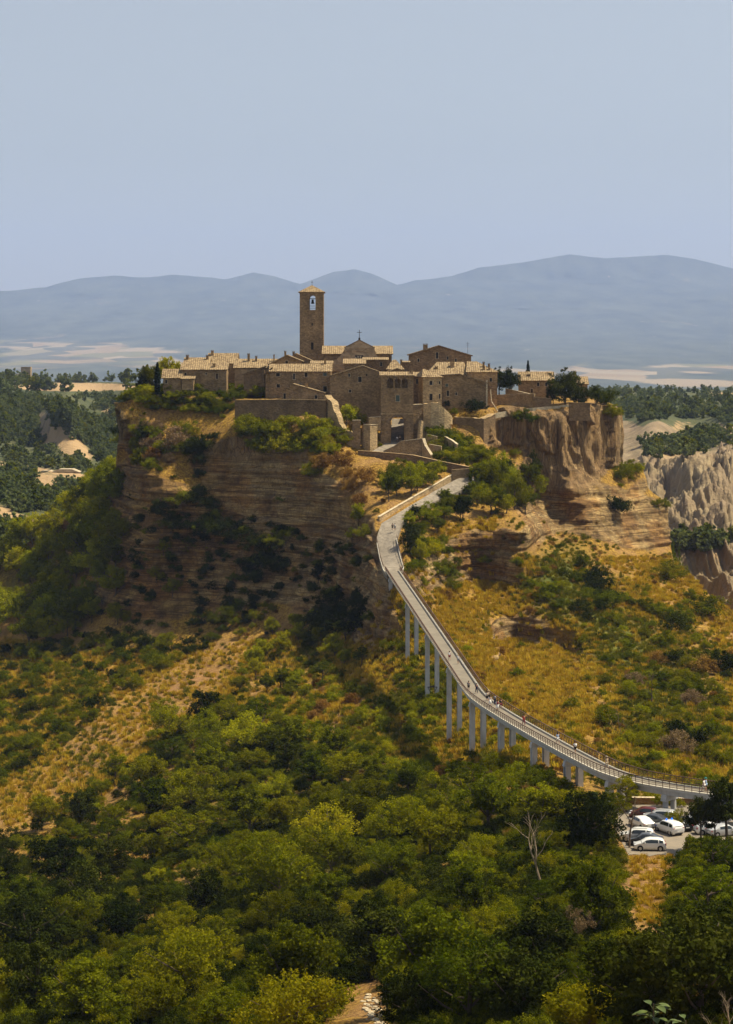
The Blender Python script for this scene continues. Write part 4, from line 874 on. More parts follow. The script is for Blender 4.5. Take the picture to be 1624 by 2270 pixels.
wallstrip('abutment_wall', [(836.5, 1203, 1330, 497), (842, 1240, 1340, 486), (850, 1266, 1345, 474), (862, 1277, 1345, 470.5), (893, 1274, 1345, 470)], 1.0, S_PLASTER, 'pale concrete abutment wall carrying the top end of the bridge', 'abutment')
# lane surfaces
def cobble(name, col, sc=1.0):
    m = N(name); c = m.coord(); v = m.n('TexVoronoi'); m.l(c, v.inputs['Vector']); v.inputs['Scale'].default_value = 1.6*sc; n1 = m.noise(c, .5, 5, .65); n2 = m.noise(c, 5, 3, .6)
    a = m.ramp(n1, [(.3, tuple(x*.75 for x in col)), (.7, tuple(x*1.15 for x in col))]); a = m.mix(.5, a, m.ramp(v.outputs['Color'], [(.2, (.55, .52, .5)), (.8, (1.1, 1.08, 1.05))]), 'MULTIPLY')
    a = m.mix(m.ramp(n2, [(.6, 0.0), (.75, .4)]), a, tuple(x*.5 for x in col)); m.col(a); m.bump(v.outputs['Distance'], .06, .7); return m.m
M_COB = cobble('pale_cobbles', (.26, .225, .18))
def ribbon(name, sec, mat, off=.5, sub=4):
    b = MB(); L = []; 
    for i in range(len(sec)-1):
        for k in range(sub):
            t = k/sub; L.append([tuple(sec[i][j][q]+(sec[i+1][j][q]-sec[i][j][q])*t for q in (0, 1)) for j in (0, 1)])
    L.append([sec[-1][0], sec[-1][1]]); rows = []
    for l, r in L:
        d = [float(fD(np.array([q[0]]), np.array([q[1]]))[0]) for q in (l, r)]; a = W(l[0], l[1], d[0]-off*1.2); c = W(r[0], r[1], d[1]-off*1.2)
        rows.append([a+(c-a)*k/4 for k in range(5)])
    vs = [p for r in rows for p in r]+[p-Vector((0, 0, 1.2)) for r in rows for p in (r[0], r[4])]; nr = len(rows); fs = [(i*5+k, i*5+k+1, (i+1)*5+k+1, (i+1)*5+k) for i in range(nr-1) for k in range(4)]
    o = nr*5
    for i in range(nr-1): fs += [(i*5, (i+1)*5, o+2*(i+1), o+2*i), (i*5+4, o+2*i+1, o+2*(i+1)+1, (i+1)*5+4)]
    b.mesh(vs, fs); ob = b.build(name, mat); tag(ob, kind='structure'); return rows
PATHROWS = ribbon('path', [((1056, 1042), (1084, 1041)), ((1004, 1066), (1056, 1073)), ((960, 1090), (1004, 1094)), ((900, 1126), (946, 1119)), ((845, 1160), (908, 1139)), ((835, 1190), (889, 1160)), ((835, 1201), (880, 1194)), ((842, 1238), (886, 1230)), ((850, 1265), (894, 1259)), ((858, 1276), (894, 1270))], M_COB)
ribbon('path', [((823, 1001), (905, 1006)), ((838, 992), (905, 998)), ((846, 986), (915, 985)), ((862, 980), (900, 980)), ((866, 972), (896, 972)), ((867, 955), (895, 955)), ((868, 928), (894, 928))], M_COB, .6, 3)
# ======================= FOOTBRIDGE ===================================================
m = N('grey_concrete'); c = m.coord(); n1 = m.noise(c, .6, 5, .65); n2 = m.noise(m.mapp(c, (3, 3, .25)), 1, 5, .7)
m.col(m.mix(m.ramp(n2, [(.5, 0), (.75, .5)]), m.ramp(n1, [(.3, (.42, .42, .42)), (.7, (.58, .58, .57))]), (.20, .19, .18))); m.bump(n1, .03); M_CONC = m.m
m = N('weathered_footing_concrete'); m.col(m.ramp(m.noise(m.coord(), 1.5, 5, .7), [(.3, (.25, .21, .15)), (.7, (.48, .42, .32))])); M_FOOT = m.m
m = N('white_kerb'); m.col(m.ramp(m.noise(m.coord(), 2.5, 4, .7), [(.3, (.36, .33, .27)), (.7, (.58, .54, .46))])); M_KERB = m.m
m = N('brown_railing'); m.col(m.ramp(m.noise(m.coord(), 3, 4, .7), [(.3, (.07, .035, .022)), (.7, (.15, .08, .05))])); m.b.inputs['Roughness'].default_value = .5; M_RAIL = m.m
m = N('bridge_paving'); c = m.coord(); m.col(m.mix(m.ramp(m.noise(c, 6, 3, .6), [(.5, 0), (.8, .5)]), m.ramp(m.noise(c, .4, 5, .65), [(.3, (.17, .148, .115)), (.7, (.235, .205, .16))]), (.15, .13, .11))); M_PAVE = m.m
S0 = W(870, 1266, 472); S1 = W(1058, 1546, 342); ZB = S1.z
def flat(px, py): return W(px, py, -ZB*F/(py-Y0))
def pcurve():
    raw = [S0, S0.lerp(S1, .25), S0.lerp(S1, .5), S0.lerp(S1, .75), S0.lerp(S1, .965)]+[flat(1074, 1556), flat(1140, 1598), flat(1250, 1660), flat(1340, 1706), flat(1385, 1722), flat(1435, 1735), flat(1532, 1751), flat(1640, 1764), flat(1760, 1776)]
    out = []; n = len(raw)
    for i in range(n-1):
        p0, p1, p2, p3 = raw[max(i-1, 0)], raw[i], raw[i+1], raw[min(i+2, n-1)]; L = (p2-p1).length; k = max(2, int(L/1.05))
        for j in range(k):
            t = j/k; t0 = (p2-p0)*.5 if i else (p2-p1); t1 = (p3-p1)*.5
            sc0 = L/max((p2-p0).length*.5, .01) if i else 1; sc1 = L/max((p3-p1).length*.5, .01)
            m0, m1 = t0*min(1, sc0), t1*min(1, sc1)
            out.append(p1*(2*t**3-3*t*t+1)+m0*(t**3-2*t*t+t)+p2*(-2*t**3+3*t*t)+m1*(t**3-t*t))
    out.append(raw[-1]); return out
CL = pcurve()
# resample evenly at 1.05 m
RS = [CL[0]]; acc = 0
for a, b_ in zip(CL, CL[1:]):
    L = (b_-a).length; p = a
    while acc+(b_-p).length >= 1.05:
        p = p.lerp(b_, (1.05-acc)/(b_-p).length); RS.append(p.copy()); acc = 0
    acc += (b_-p).length
CL = RS
def side(i):
    d = CL[min(i+1, len(CL)-1)]-CL[max(i-1, 0)]; d.z = 0; d.normalize(); return Vector((d.y, -d.x, 0)), d   # towards the image left when heading to the camera
BR = empty('footbridge', (CL[0].x, CL[0].y, CL[0].z)); BO = BR.location.copy()
tag(BR, 'long grey concrete footbridge on paired columns leading up to the hill town', 'footbridge')
def sweep(name, prof, mat, i0=0, i1=None, closed=True):
    """prof: (across, up) ring; across>0 is the right-hand kerb side"""
    b = MB(); i1 = len(CL) if i1 is None else i1; vs = []; n = len(prof)
    for i in range(i0, i1):
        s_, d = side(i); s_ = -s_
        for a, u in prof: vs.append(CL[i]+s_*a+Vector((0, 0, u))-BO)
    fs = [(i*n+k, (i+1)*n+k, (i+1)*n+(k+1) % n, i*n+(k+1) % n) for i in range(i1-i0-1) for k in range(n)]
    fs += [tuple(range(n)), tuple((i1-i0-1)*n+k for k in range(n))[::-1]]
    b.mesh(vs, fs); return b.build(name, mat, BR)
HW_ = 1.62
sweep('girder', [(-1.15, -.95), (1.15, -.95), (1.3, -.25), (HW_, -.18), (HW_, -.02), (-HW_, -.02), (-HW_, -.18), (-1.3, -.25)], M_CONC)
sweep('paving', [(-1.32, -.02), (1.32, -.02), (1.32, .03), (-1.32, .03)], M_PAVE)
for sg in (-1, 1):
    kb = sweep('kerb', [(sg*1.33, -.02), (sg*1.66, -.02), (sg*1.66, .16), (sg*1.33, .16)], M_KERB)
    b = MB(); top = []; low = []
    for i in range(len(CL)):
        s_, d = side(i); s_ = -s_*sg; p = CL[i]+s_*1.62-BO; q = p+s_*.10
        b.tube([p+Vector((0, 0, .05)), q+Vector((0, 0, 1.12))], .055, 4); top.append(q+Vector((0, 0, 1.14))); low.append(p.lerp(q, .55)+Vector((0, 0, .62)))
    b.tube(top, .075, 4); b.tube(low, .030, 4)
    for f_ in (.35, .85): b.tube([p+Vector((0, 0, (f_-.62))) for p in low], .030, 4)
    b.build('railing', M_RAIL, BR)
def nearest(px):
    return min(range(len(CL)), key=lambda i: abs(CL[i].x/CL[i].y*F+FW/2-px))
PIERS = [(874, 1412), (913, 1497), (957, 1570), (1006, 1648), (1058, 1667), (1122, 1683), (1195, 1700), (1270, 1715), (1368, 1770), (1490, 1815), (1612, 1850)]
for k, (px, by) in enumerate(PIERS):
    i = nearest(px); c0 = CL[i]; s_, d = side(i); s_ = -s_
    rot = Matrix((( s_.x, d.x, 0), (s_.y, d.y, 0), (0, 0, 1)))
    pr = bpy.data.objects.new('pier', None); COL.objects.link(pr); pr.parent = BR
    b = MB(); b.prism([(-1.55, -.25), (1.55, -.25), (1.35, .55), (-1.35, .55)][::-1], lambda p: c0-BO+rot @ Vector((p[0], -.42, -1.45+p[1]-.05)), lambda p: c0-BO+rot @ Vector((p[0], .42, -1.45+p[1]-.05)))
    b.build('pier_cap', M_CONC, pr)
    for sg in (-1, 1):
        base = c0+s_*sg*.95; g_ = gz(base.x, base.y); bz = WZ(by, c0.y) if k < 5 else min(WZ(by, c0.y), (g_ or -70))
        gg = (g_ if g_ is not None else bz)
        zb = min(bz, gg)-1.0 if k not in (0, 1, 2) else bz
        b = MB(); h = (c0.z-1.7)-zb
        if k < 9:
            for q in (-1, 1): b.box(base-BO+rot @ Vector((0, q*.38, 0))+Vector((0, 0, zb-c0.z+h/2)), (.80, .30, h), rot)
            b.box(base-BO+Vector((0, 0, zb-c0.z+h/2)), (.36, .46, h-.01), rot)
        else: b.tube([base-BO+Vector((0, 0, zb-c0.z)), base-BO+Vector((0, 0, zb-c0.z+h))], .38, 12)
        b.build('column', M_CONC, pr)
    if k in (0, 1, 2):
        b = MB(); b.box(c0-BO+Vector((0, 0, WZ(by, c0.y)-c0.z-.5)), (3.3, 2.0, 1.1), rot); b.build('footing', M_FOOT, pr)
    if k == 2:
        b = MB(); zt = WZ(1522, c0.y)-BO.z; zb_ = WZ(1560, c0.y)-BO.z; cxx = c0-BO
        for q in (-.55, .55): 
            a1 = Vector((cxx.x, cxx.y, 0))+rot @ Vector((-.95, q, 0)); a2 = Vector((cxx.x, cxx.y, 0))+rot @ Vector((.95, q, 0))
            b.tube([a1+Vector((0, 0, zt)), a2+Vector((0, 0, zt))], .09, 5); b.tube([a1+Vector((0, 0, zt)), a2+Vector((0, 0, zb_))], .05, 5); b.tube([a2+Vector((0, 0, zt)), a1+Vector((0, 0, zb_))], .05, 5)
        b.build('steel_brace', M_IRON, pr)
# railing pieces along the top of the stone path, where the bridge railing continues
def railrun(name, pts, label):
    b = MB(); T = [W(*p) for p in pts]; o = empty(name, T[0]); tag(o, label, 'railing'); k0 = MB()
    tops = []
    for a, c in zip(T, T[1:]):
        n = max(1, int((c-a).length/1.1))
        for j in range(n+1):
            p = a.lerp(c, j/n)-T[0]; b.tube([p, p+Vector((0, 0, 1.1))], .04, 4); tops.append(p+Vector((0, 0, 1.12)))
        k0.tube([a-T[0]+Vector((0, 0, .02)), c-T[0]+Vector((0, 0, .02))], .16, 4)
    b.tube(tops, .05, 4); b.build('bars', M_RAIL, o); k0.build('kerb', M_KERB, o)
dd_ = lambda px, py, o=1.1: float(fD(np.array([px*1.]), np.array([py*1.]))[0])-o
railrun('path_railing', [(835.5, 1204, dd_(838, 1204)), (842, 1238, dd_(844, 1238)), (849, 1262, dd_(850, 1262)), (857, 1275, 470.5)], 'brown metal railing along the left edge of the cobbled path just above the bridge')
railrun('path_railing', [(879, 1194, dd_(879, 1194)), (886, 1230, dd_(886, 1230)), (894, 1259, dd_(893, 1259)), (889, 1270, 471.5)], 'brown metal railing along the right edge of the cobbled path just above the bridge')
# ======================= CAR PARK =====================================================
m = N('car_park_asphalt'); c = m.coord(); m.col(m.mix(m.ramp(m.noise(c, .35, 4, .6), [(.4, 0), (.65, .6)]), m.ramp(m.noise(c, 4, 5, .7), [(.3, (.16, .135, .105)), (.7, (.24, .205, .165))]), (.29, .235, .17))); m.bump(m.noise(c, 8, 3), .03); M_ASPH = m.m
b = MB(); lx0, lx1 = WX(1392, 249), WX(1800, 262)
NXL = 40; vs = []; fs = []
for j in range(13):
    for i in range(NXL+1):
        y = 248.6+(276.5-248.6)*j/12; x = lx0+(lx1-lx0)*i/NXL
        if j == 0: y += .5*math.sin(i*1.3)
        vs.append((x, y, LOTZ+.03))
for j in range(12):
    for i in range(NXL): fs.append((j*(NXL+1)+i, j*(NXL+1)+i+1, (j+1)*(NXL+1)+i+1, (j+1)*(NXL+1)+i))
b.mesh(vs, fs); tag(b.build('parking_lot', M_ASPH), kind='structure')
wallstrip('roadside_wall', [(1400, 1769, 1782, 280), (1540, 1771, 1786, 278), (1620, 1776, 1792, 276), (1700, 1780, 1796, 276)], .5, S_RUB, 'long low stone wall behind the car park under the bridge', 'roadside wall', .1, S_CAP)
# ---- cars ------------------------------------------------------------------------------
def paint(name, c, rough=.28):
    m = N(name); m.col(c); m.b.inputs['Roughness'].default_value = rough; m.b.inputs['Coat Weight'].default_value = .6; m.b.inputs['Coat Roughness'].default_value = .08; m.b.inputs['Specular IOR Level'].default_value = .5; return m.m
P_WHITE = paint('white_car_paint', (.78, .78, .76)); P_GREY = paint('dark_grey_car_paint', (.035, .038, .042)); P_BLACK = paint('black_car_paint', (.012, .012, .014)); P_RED = paint('dark_red_car_paint', (.10, .012, .012)); P_SILV = paint('silver_car_paint', (.45, .46, .47))
P_BLUE = paint('blue_stripe', (.02, .08, .42)); m = N('car_glass'); m.col((.02, .028, .03)); m.b.inputs['Roughness'].default_value = .05; m.b.inputs['Specular IOR Level'].default_value = .8; M_GLS = m.m
m = N('tyre_rubber'); m.col((.018, .018, .018)); M_TYRE = m.m; m = N('alloy_rim'); m.col((.42, .42, .43)); m.b.inputs['Metallic'].default_value = .7; m.b.inputs['Roughness'].default_value = .35; M_RIM = m.m
m = N('headlamp'); m.col((.7, .72, .75)); m.b.inputs['Roughness'].default_value = .1; M_HEAD = m.m; m = N('rear_lamp'); m.col((.35, .012, .012)); m.b.inputs['Roughness'].default_value = .15; M_TAIL = m.m
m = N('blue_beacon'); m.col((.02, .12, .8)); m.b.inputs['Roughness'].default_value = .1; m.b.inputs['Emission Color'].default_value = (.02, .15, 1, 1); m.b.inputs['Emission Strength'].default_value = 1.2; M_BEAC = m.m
m = N('plate'); m.col((.75, .75, .72)); M_PLATE = m.m; m = N('black_trim'); m.col((.02, .02, .02)); M_TRIM = m.m
def car_parts(kind, pm):
    """length along x (front +x). returns list of (name, mesh, mat, [subparts])"""
    sp = dict(hatch=(3.95, 1.70, 1.50), sedan=(4.4, 1.76, 1.47), suv=(4.35, 1.82, 1.64), van=(4.7, 1.86, 1.88))[kind]
    L, Wd, Hh = sp; h0 = .18; belt = .62*Hh if kind != 'van' else .56*Hh
    # profile stations: x, lower z, belt z, roof z (glasshouse), half width at belt, half width at roof
    if kind == 'hatch': st = [(-.5, .30, .80, .80, .80), (-.475, .22, .90, .95, .84), (-.40, .18, .93, 1.36, .85), (-.28, .18, .93, 1.47, .85), (-.02, .18, .92, 1.50, .85), (.12, .18, .92, 1.40, .85), (.28, .18, .90, .96, .85), (.42, .18, .78, .80, .82), (.48, .20, .62, .63, .74), (.5, .32, .52, .53, .66)]
    elif kind == 'sedan': st = [(-.5, .32, .82, .82, .78), (-.47, .22, .95, .97, .84), (-.36, .18, .97, 1.02, .87), (-.22, .18, .95, 1.38, .88), (0, .18, .93, 1.47, .88), (.10, .18, .92, 1.42, .88), (.26, .18, .90, .96, .87), (.42, .18, .78, .80, .84), (.48, .2, .62, .63, .76), (.5, .32, .5, .51, .68)]
    elif kind == 'suv': st = [(-.5, .35, .90, .90, .84), (-.48, .25, 1.0, 1.10, .89), (-.42, .22, 1.02, 1.52, .90), (-.28, .22, 1.02, 1.62, .91), (0, .22, 1.0, 1.64, .91), (.10, .22, 1.0, 1.58, .91), (.25, .22, .98, 1.04, .91), (.42, .22, .90, .92, .88), (.48, .24, .74, .75, .82), (.5, .36, .6, .61, .74)]
    else: st = [(-.5, .35, .95, 1.0, .88), (-.49, .25, 1.05, 1.70, .92), (-.42, .22, 1.05, 1.86, .93), (-.1, .22, 1.05, 1.88, .93), (.12, .22, 1.05, 1.86, .93), (.20, .22, 1.05, 1.72, .93), (.33, .22, 1.02, 1.08, .92), (.44, .22, .92, .94, .88), (.49, .25, .76, .77, .82), (.5, .36, .6, .61, .76)]
    def hw_r(w, zb, zr): return w-(zr-zb)*.30
    b = MB(); g = MB(); rings = []
    for x, z0, zb, zr, w in st:
        x *= L; w = w*Wd/1.8*1.02; r = hw_r(w, zb, zr); zm = (z0+zb)*.5
        rings.append([(x, -w*.93, z0), (x, -w, zm), (x, -w*.985, zb), (x, -r, zr-.06 if zr-zb > .2 else zr-.01), (x, -r*.82, zr), (x, r*.82, zr), (x, r, zr-.06 if zr-zb > .2 else zr-.01), (x, w*.985, zb), (x, w, zm), (x, w*.93, z0)])
    n = 10; vs = [p for r in rings for p in r]; fs = [(i*n+k, i*n+(k+1) % n, (i+1)*n+(k+1) % n, (i+1)*n+k) for i in range(len(rings)-1) for k in range(n)]
    fs += [tuple(range(n))[::-1], tuple((len(rings)-1)*n+k for k in range(n))]; b.mesh(vs, fs)
    body = b.me('body'); bm_ = bmesh.new(); bm_.from_mesh(body)
    bmesh.ops.recalc_face_normals(bm_, faces=bm_.faces); bmesh.ops.bevel(bm_, geom=[e for e in bm_.edges if e.calc_face_angle(0) > .35], offset=.05, segments=2, affect='EDGES', clamp_overlap=True); bm_.to_mesh(body); bm_.free()
    body.materials.append(pm); body.polygons.foreach_set('use_smooth', [True]*len(body.polygons))
    def lerp3(a, c, t): return tuple(a[j]+(c[j]-a[j])*t for j in range(3))
    def off(p, n_, e=.012): return tuple(p[j]+n_[j]*e for j in range(3))
    def pane(q, e=.014):
        a, b2, c = Vector(q[0]), Vector(q[1]), Vector(q[2]); nn = (b2-a).cross(c-a).normalized()
        cen = sum((Vector(p) for p in q), Vector())/len(q)
        if nn.dot(cen-Vector((0, 0, .8))) < 0: nn = -nn
        cc = [Vector(p)+nn*e for p in q]; g2 = [p-nn*.05 for p in cc]; return cc, g2
    glasses = []
    def addp(nm, q, mat=None):
        mb = MB(); cc, g2 = pane(q); k = len(cc); mb.mesh(cc+g2, [tuple(range(k)), tuple(range(2*k-1, k-1, -1))]+[(i, (i+1) % k, k+(i+1) % k, k+i) for i in range(k)]); me = mb.me(nm); me.materials.append(mat or M_GLS); glasses.append((nm, me))
    # side windows: between belt and roof edges over stations with a roof
    I = [i for i in range(len(st)) if st[i][3]-st[i][2] > .25]; a, z = I[0], I[-1]
    for sgn, kb, kr in ((-1, 2, 3), (1, 7, 6)):
        mid = (a+z)//2
        for i0, i1 in ((a, mid), (mid, z)):
            lo = [lerp3(rings[i][kb], rings[i][kr], .10) for i in range(i0, i1+1)]; hi = [lerp3(rings[i][kb], rings[i][kr], .88) for i in range(i0, i1+1)]
            if i1 == z: lo.append(lerp3(lerp3(rings[z][kb], rings[z+1][kb], .75), rings[z][kr], .03))
            if i0 == mid: lo[0] = lerp3(lo[0], lo[1], .12); hi[0] = lerp3(hi[0], hi[1], .12)
            q = lo+hi[::-1]; addp('side_window', q)
    wz = z; q = [lerp3(rings[wz+1][3], rings[wz][3], .06), lerp3(rings[wz+1][6], rings[wz][6], .06), lerp3(rings[wz+1][6], rings[wz][6], .90), lerp3(rings[wz+1][3], rings[wz][3], .90)]
    q = [(p[0], p[1]*.90, p[2]) for p in q]; addp('windscreen', q)
    ra = a; q = [lerp3(rings[ra-1][3], rings[ra][3], .15), lerp3(rings[ra-1][6], rings[ra][6], .15), lerp3(rings[ra-1][6], rings[ra][6], .88), lerp3(rings[ra-1][3], rings[ra][3], .88)]; q = [(p[0], p[1]*.86, p[2]) for p in q]; addp('rear_window', q)
    parts = [('body', body, [])]+[(n_, me_, []) for n_, me_ in glasses]
    wr = .31 if kind in ('hatch', 'sedan') else .35
    for sx in (-.315, .31):
        for sy in (-1, 1):
            t = MB(); y0 = sy*(Wd/2-.20); y1 = sy*(Wd/2+.012); t.tube([(sx*L, y0, wr), (sx*L, y1, wr)], wr, 18); tm = t.me('wheel'); tm.materials.append(M_TYRE)
            r = MB(); r.tube([(sx*L, y1-sy*.03, wr), (sx*L, y1+sy*.012, wr)], wr*.64, 14); rm = r.me('rim'); rm.materials.append(M_RIM)
            h_ = MB(); h_.tube([(sx*L, sy*(Wd/2-.16), wr+.02), (sx*L, sy*(Wd/2+.004), wr+.02)], wr*1.2, 16); hm = h_.me('wheel_arch'); hm.materials.append(M_TRIM)
            parts.append(('wheel', tm, [('rim', rm)])); parts.append(('wheel_arch', hm, []))
    for sy in (-1, 1):
        q = MB(); q.box((L*.462, sy*Wd*.35, belt*.74), (.26, .34, .16)); e = q.me('headlight'); e.materials.append(M_HEAD); parts.append(('headlight', e, []))
        q = MB(); q.box((-L*.478, sy*Wd*.40, belt*.88), (.16, .24, .30 if kind != 'sedan' else .18)); e = q.me('tail_light'); e.materials.append(M_TAIL); parts.append(('tail_light', e, []))
        q = MB(); q.box((L*.16, sy*(Wd*.5+.08), belt*1.06), (.16, .22, .13)); e = q.me('wing_mirror'); e.materials.append(pm); parts.append(('wing_mirror', e, []))
    q = MB(); q.box((L*.497, 0, .36), (.05, 1.1, .18)); q.box((-L*.497, 0, .32), (.05, 1.2, .14)); e = q.me('bumper_grille'); e.materials.append(M_TRIM); parts.append(('bumper_grille', e, []))
    q = MB(); q.box((-L*.502, 0, .58), (.03, .5, .12)); e = q.me('number_plate'); e.materials.append(M_PLATE); parts.append(('number_plate', e, []))
    return parts, sp
CARC = {}
def car(kind, pm, px, py, heading, label, D=None, extra=None):
    key = (kind, pm.name)
    if key not in CARC: CARC[key] = car_parts(kind, pm)
    parts, sp = CARC[key]; D = -LOTZ*F/(py-Y0) if D is None else D; p = W(px, py, D)
    o = empty('parked_car' if extra != 'police' else 'police_car', (p.x, p.y, LOTZ+.035), math.radians(heading)); tag(o, label, 'car' if extra != 'police' else 'police car', 'cars in the car park under the bridge')
    for n_, me, sub in parts:
        c_ = bpy.data.objects.new(n_, me); COL.objects.link(c_); c_.parent = o
        for sn, sm in sub: s2 = bpy.data.objects.new(sn, sm); COL.objects.link(s2); s2.parent = c_
    if extra == 'police':
        b = MB(); L, Wd, Hh = sp
        for sy in (-1, 1): b.box((0, sy*(Wd/2+.004), .72), (L*.84, .02, .16))
        b.box((-L*.496, 0, .74), (.02, Wd*.8, .12)); b.build('blue_stripe', P_BLUE, o)
        for sy in (-1, 1): b = MB(); b.tube([(-.1, sy*.42, Hh-.02), (-.1, sy*.42, Hh+.20)], [.12, .09], 10); b.build('beacon', M_BEAC, o)
    if extra == 'rack':
        b = MB()
        for sy in (-1, 1): b.tube([(-1.3, sy*.58, sp[2]+.04), (.5, sy*.58, sp[2]+.04)], .03, 5)
        b.build('roof_rail', M_TRIM, o)
    return o
# (px, py) is the middle of the car on the ground; heading 180 = nose to the image left
car('hatch', P_WHITE, 1440, 1884, 176, 'white hatchback parked side on, nearest to the dry grass')
car('sedan', P_GREY, 1431, 1873, 172, 'dark grey saloon squeezed between two white cars in the front row')
car('suv', P_WHITE, 1412, 1864, 170, 'white sports utility car behind the dark saloon in the front row', extra='rack')
car('suv', P_WHITE, 1482, 1846, 118, 'white police car with blue stripe and two blue beacons', extra='police')
car('sedan', P_WHITE, 1421, 1834, 112, 'white saloon seen from behind with dark rear window, left of the police car')
car('suv', P_SILV, 1462, 1822, 170, 'pale silver estate car in the back row beside the bridge column', extra='rack')
car('hatch', P_RED, 1428, 1814, 165, 'dark red hatchback half hidden under the overhanging branches')
car('hatch', P_BLACK, 1508, 1838, 110, 'black hatchback in the shade right of the police car')
car('van', P_SILV, 1545, 1838, 175, 'dark windowed silver van under the pine trees')
car('hatch', P_WHITE, 1573, 1848, 8, 'white hatchback under the pines beside the thick round column')
car('sedan', P_GREY, 1446, 1829, 150, 'dark saloon parked behind the white saloon')
car('sedan', P_SILV, 1604, 1852, 20, 'silver car partly cut off behind the round column at far right')
# ======================= PEOPLE ========================================================
def cloth(name, c):
    m = N(name); m.col(c); m.b.inputs['Roughness'].default_value = .9; return m.m
SKIN = cloth('skin', (.42, .24, .16)); HAIRB = cloth('brown_hair', (.05, .028, .015)); HAIRD = cloth('dark_hair', (.015, .011, .009)); HAIRL = cloth('fair_hair', (.35, .22, .09))
CW = cloth('white_cloth', (.78, .77, .74)); CB = cloth('navy_cloth', (.02, .025, .06)); CR = cloth('red_cloth', (.50, .025, .02)); CK = cloth('black_cloth', (.018, .018, .02)); CG = cloth('grey_cloth', (.22, .22, .24)); CBE = cloth('beige_cloth', (.45, .36, .24)); CBL = cloth('pale_blue_cloth', (.30, .42, .60)); CDR = cloth('dark_red_cloth', (.18, .02, .03)); CT_ = cloth('straw', (.6, .48, .28)); CTL = cloth('teal_cloth', (.05, .35, .35))
def skin_mesh(nodes, edges, name):
    me = bpy.data.meshes.new(name); me.from_pydata([n[:3] for n in nodes], edges, []); o = bpy.data.objects.new(name, me); COL.objects.link(o)
    md = o.modifiers.new('s', 'SKIN'); md.use_smooth_shade = True
    for i, n in enumerate(nodes): me.skin_vertices[0].data[i].radius = (n[3], n[4] if len(n) > 4 else n[3])
    me.skin_vertices[0].data[0].use_root = True
    su = o.modifiers.new('u', 'SUBSURF'); su.levels = 1; su.render_levels = 1
    bpy.context.view_layer.update(); r = bpy.data.meshes.new_from_object(o.evaluated_get(bpy.context.evaluated_depsgraph_get())); bpy.data.objects.remove(o); r.name = name; return r
def pose(stride, arm, bag=False, lean=0.0):
    """joints of a walking or standing figure facing +x, 1.72 m"""
    hip = .92; J = {}
    J['pel'] = (0, 0, hip, .13, .15); J['wst'] = (.0+lean*.3, 0, 1.08, .11, .135); J['chs'] = (.01+lean, 0, 1.30, .125, .165); J['nck'] = (.01+lean*1.3, 0, 1.46, .055, .055); J['hd'] = (.03+lean*1.6, 0, 1.56, .075, .072); J['hd2'] = (.03+lean*1.7, 0, 1.66, .085, .078)
    for s, nm in ((1, 'l'), (-1, 'r')):
        d = stride*s
        J['hj'+nm] = (0, s*.09, .88, .09, .09); J['kn'+nm] = (d*.5+.04, s*.10, .49+abs(d)*.02, .062, .062); J['an'+nm] = (d-.03*(d < 0), s*.10, .09+(.06 if d < 0 else 0), .040, .040); J['to'+nm] = (d+.15, s*.11, .045, .042, .035)
        a = -arm*s; J['sh'+nm] = (.0+lean, s*.19, 1.39, .058, .058); J['el'+nm] = (a*.45+lean, s*.25, 1.13, .042, .042); J['wr'+nm] = (a+.08+lean, s*.25, .90+abs(a)*.25, .028, .028); J['pa'+nm] = (a+.10+lean, s*.25, .83+abs(a)*.25, .034, .02)
        for f in range(5):
            J['f%d%s' % (f, nm)] = (a+.07+f*.018+lean+(.03 if f == 4 else 0), s*(.25-.01*(f == 4)), (.75 if f < 4 else .80)-.012*abs(f-1.6)+abs(a)*.25, .008, .008)
    E = [('pel', 'wst'), ('wst', 'chs'), ('chs', 'nck'), ('nck', 'hd'), ('hd', 'hd2')]
    for nm in 'lr': E += [('pel', 'hj'+nm), ('hj'+nm, 'kn'+nm), ('kn'+nm, 'an'+nm), ('an'+nm, 'to'+nm), ('chs', 'sh'+nm), ('sh'+nm, 'el'+nm), ('el'+nm, 'wr'+nm), ('wr'+nm, 'pa'+nm)]+[('pa'+nm, 'f%d%s' % (f, nm)) for f in range(5)]
    return J, E
def subskin(J, E, keep, grow, name, override=None):
    ks = [k for k in J if k in keep]; idx = {k: i for i, k in enumerate(ks)}; J2 = dict(J); J2.update(override or {})
    nodes = [(*J2[k][:3], J2[k][3]+grow, J2[k][4]+grow) for k in ks]; return skin_mesh(nodes, [(idx[a], idx[b]) for a, b in E if a in idx and b in idx], name)
POSES = {}
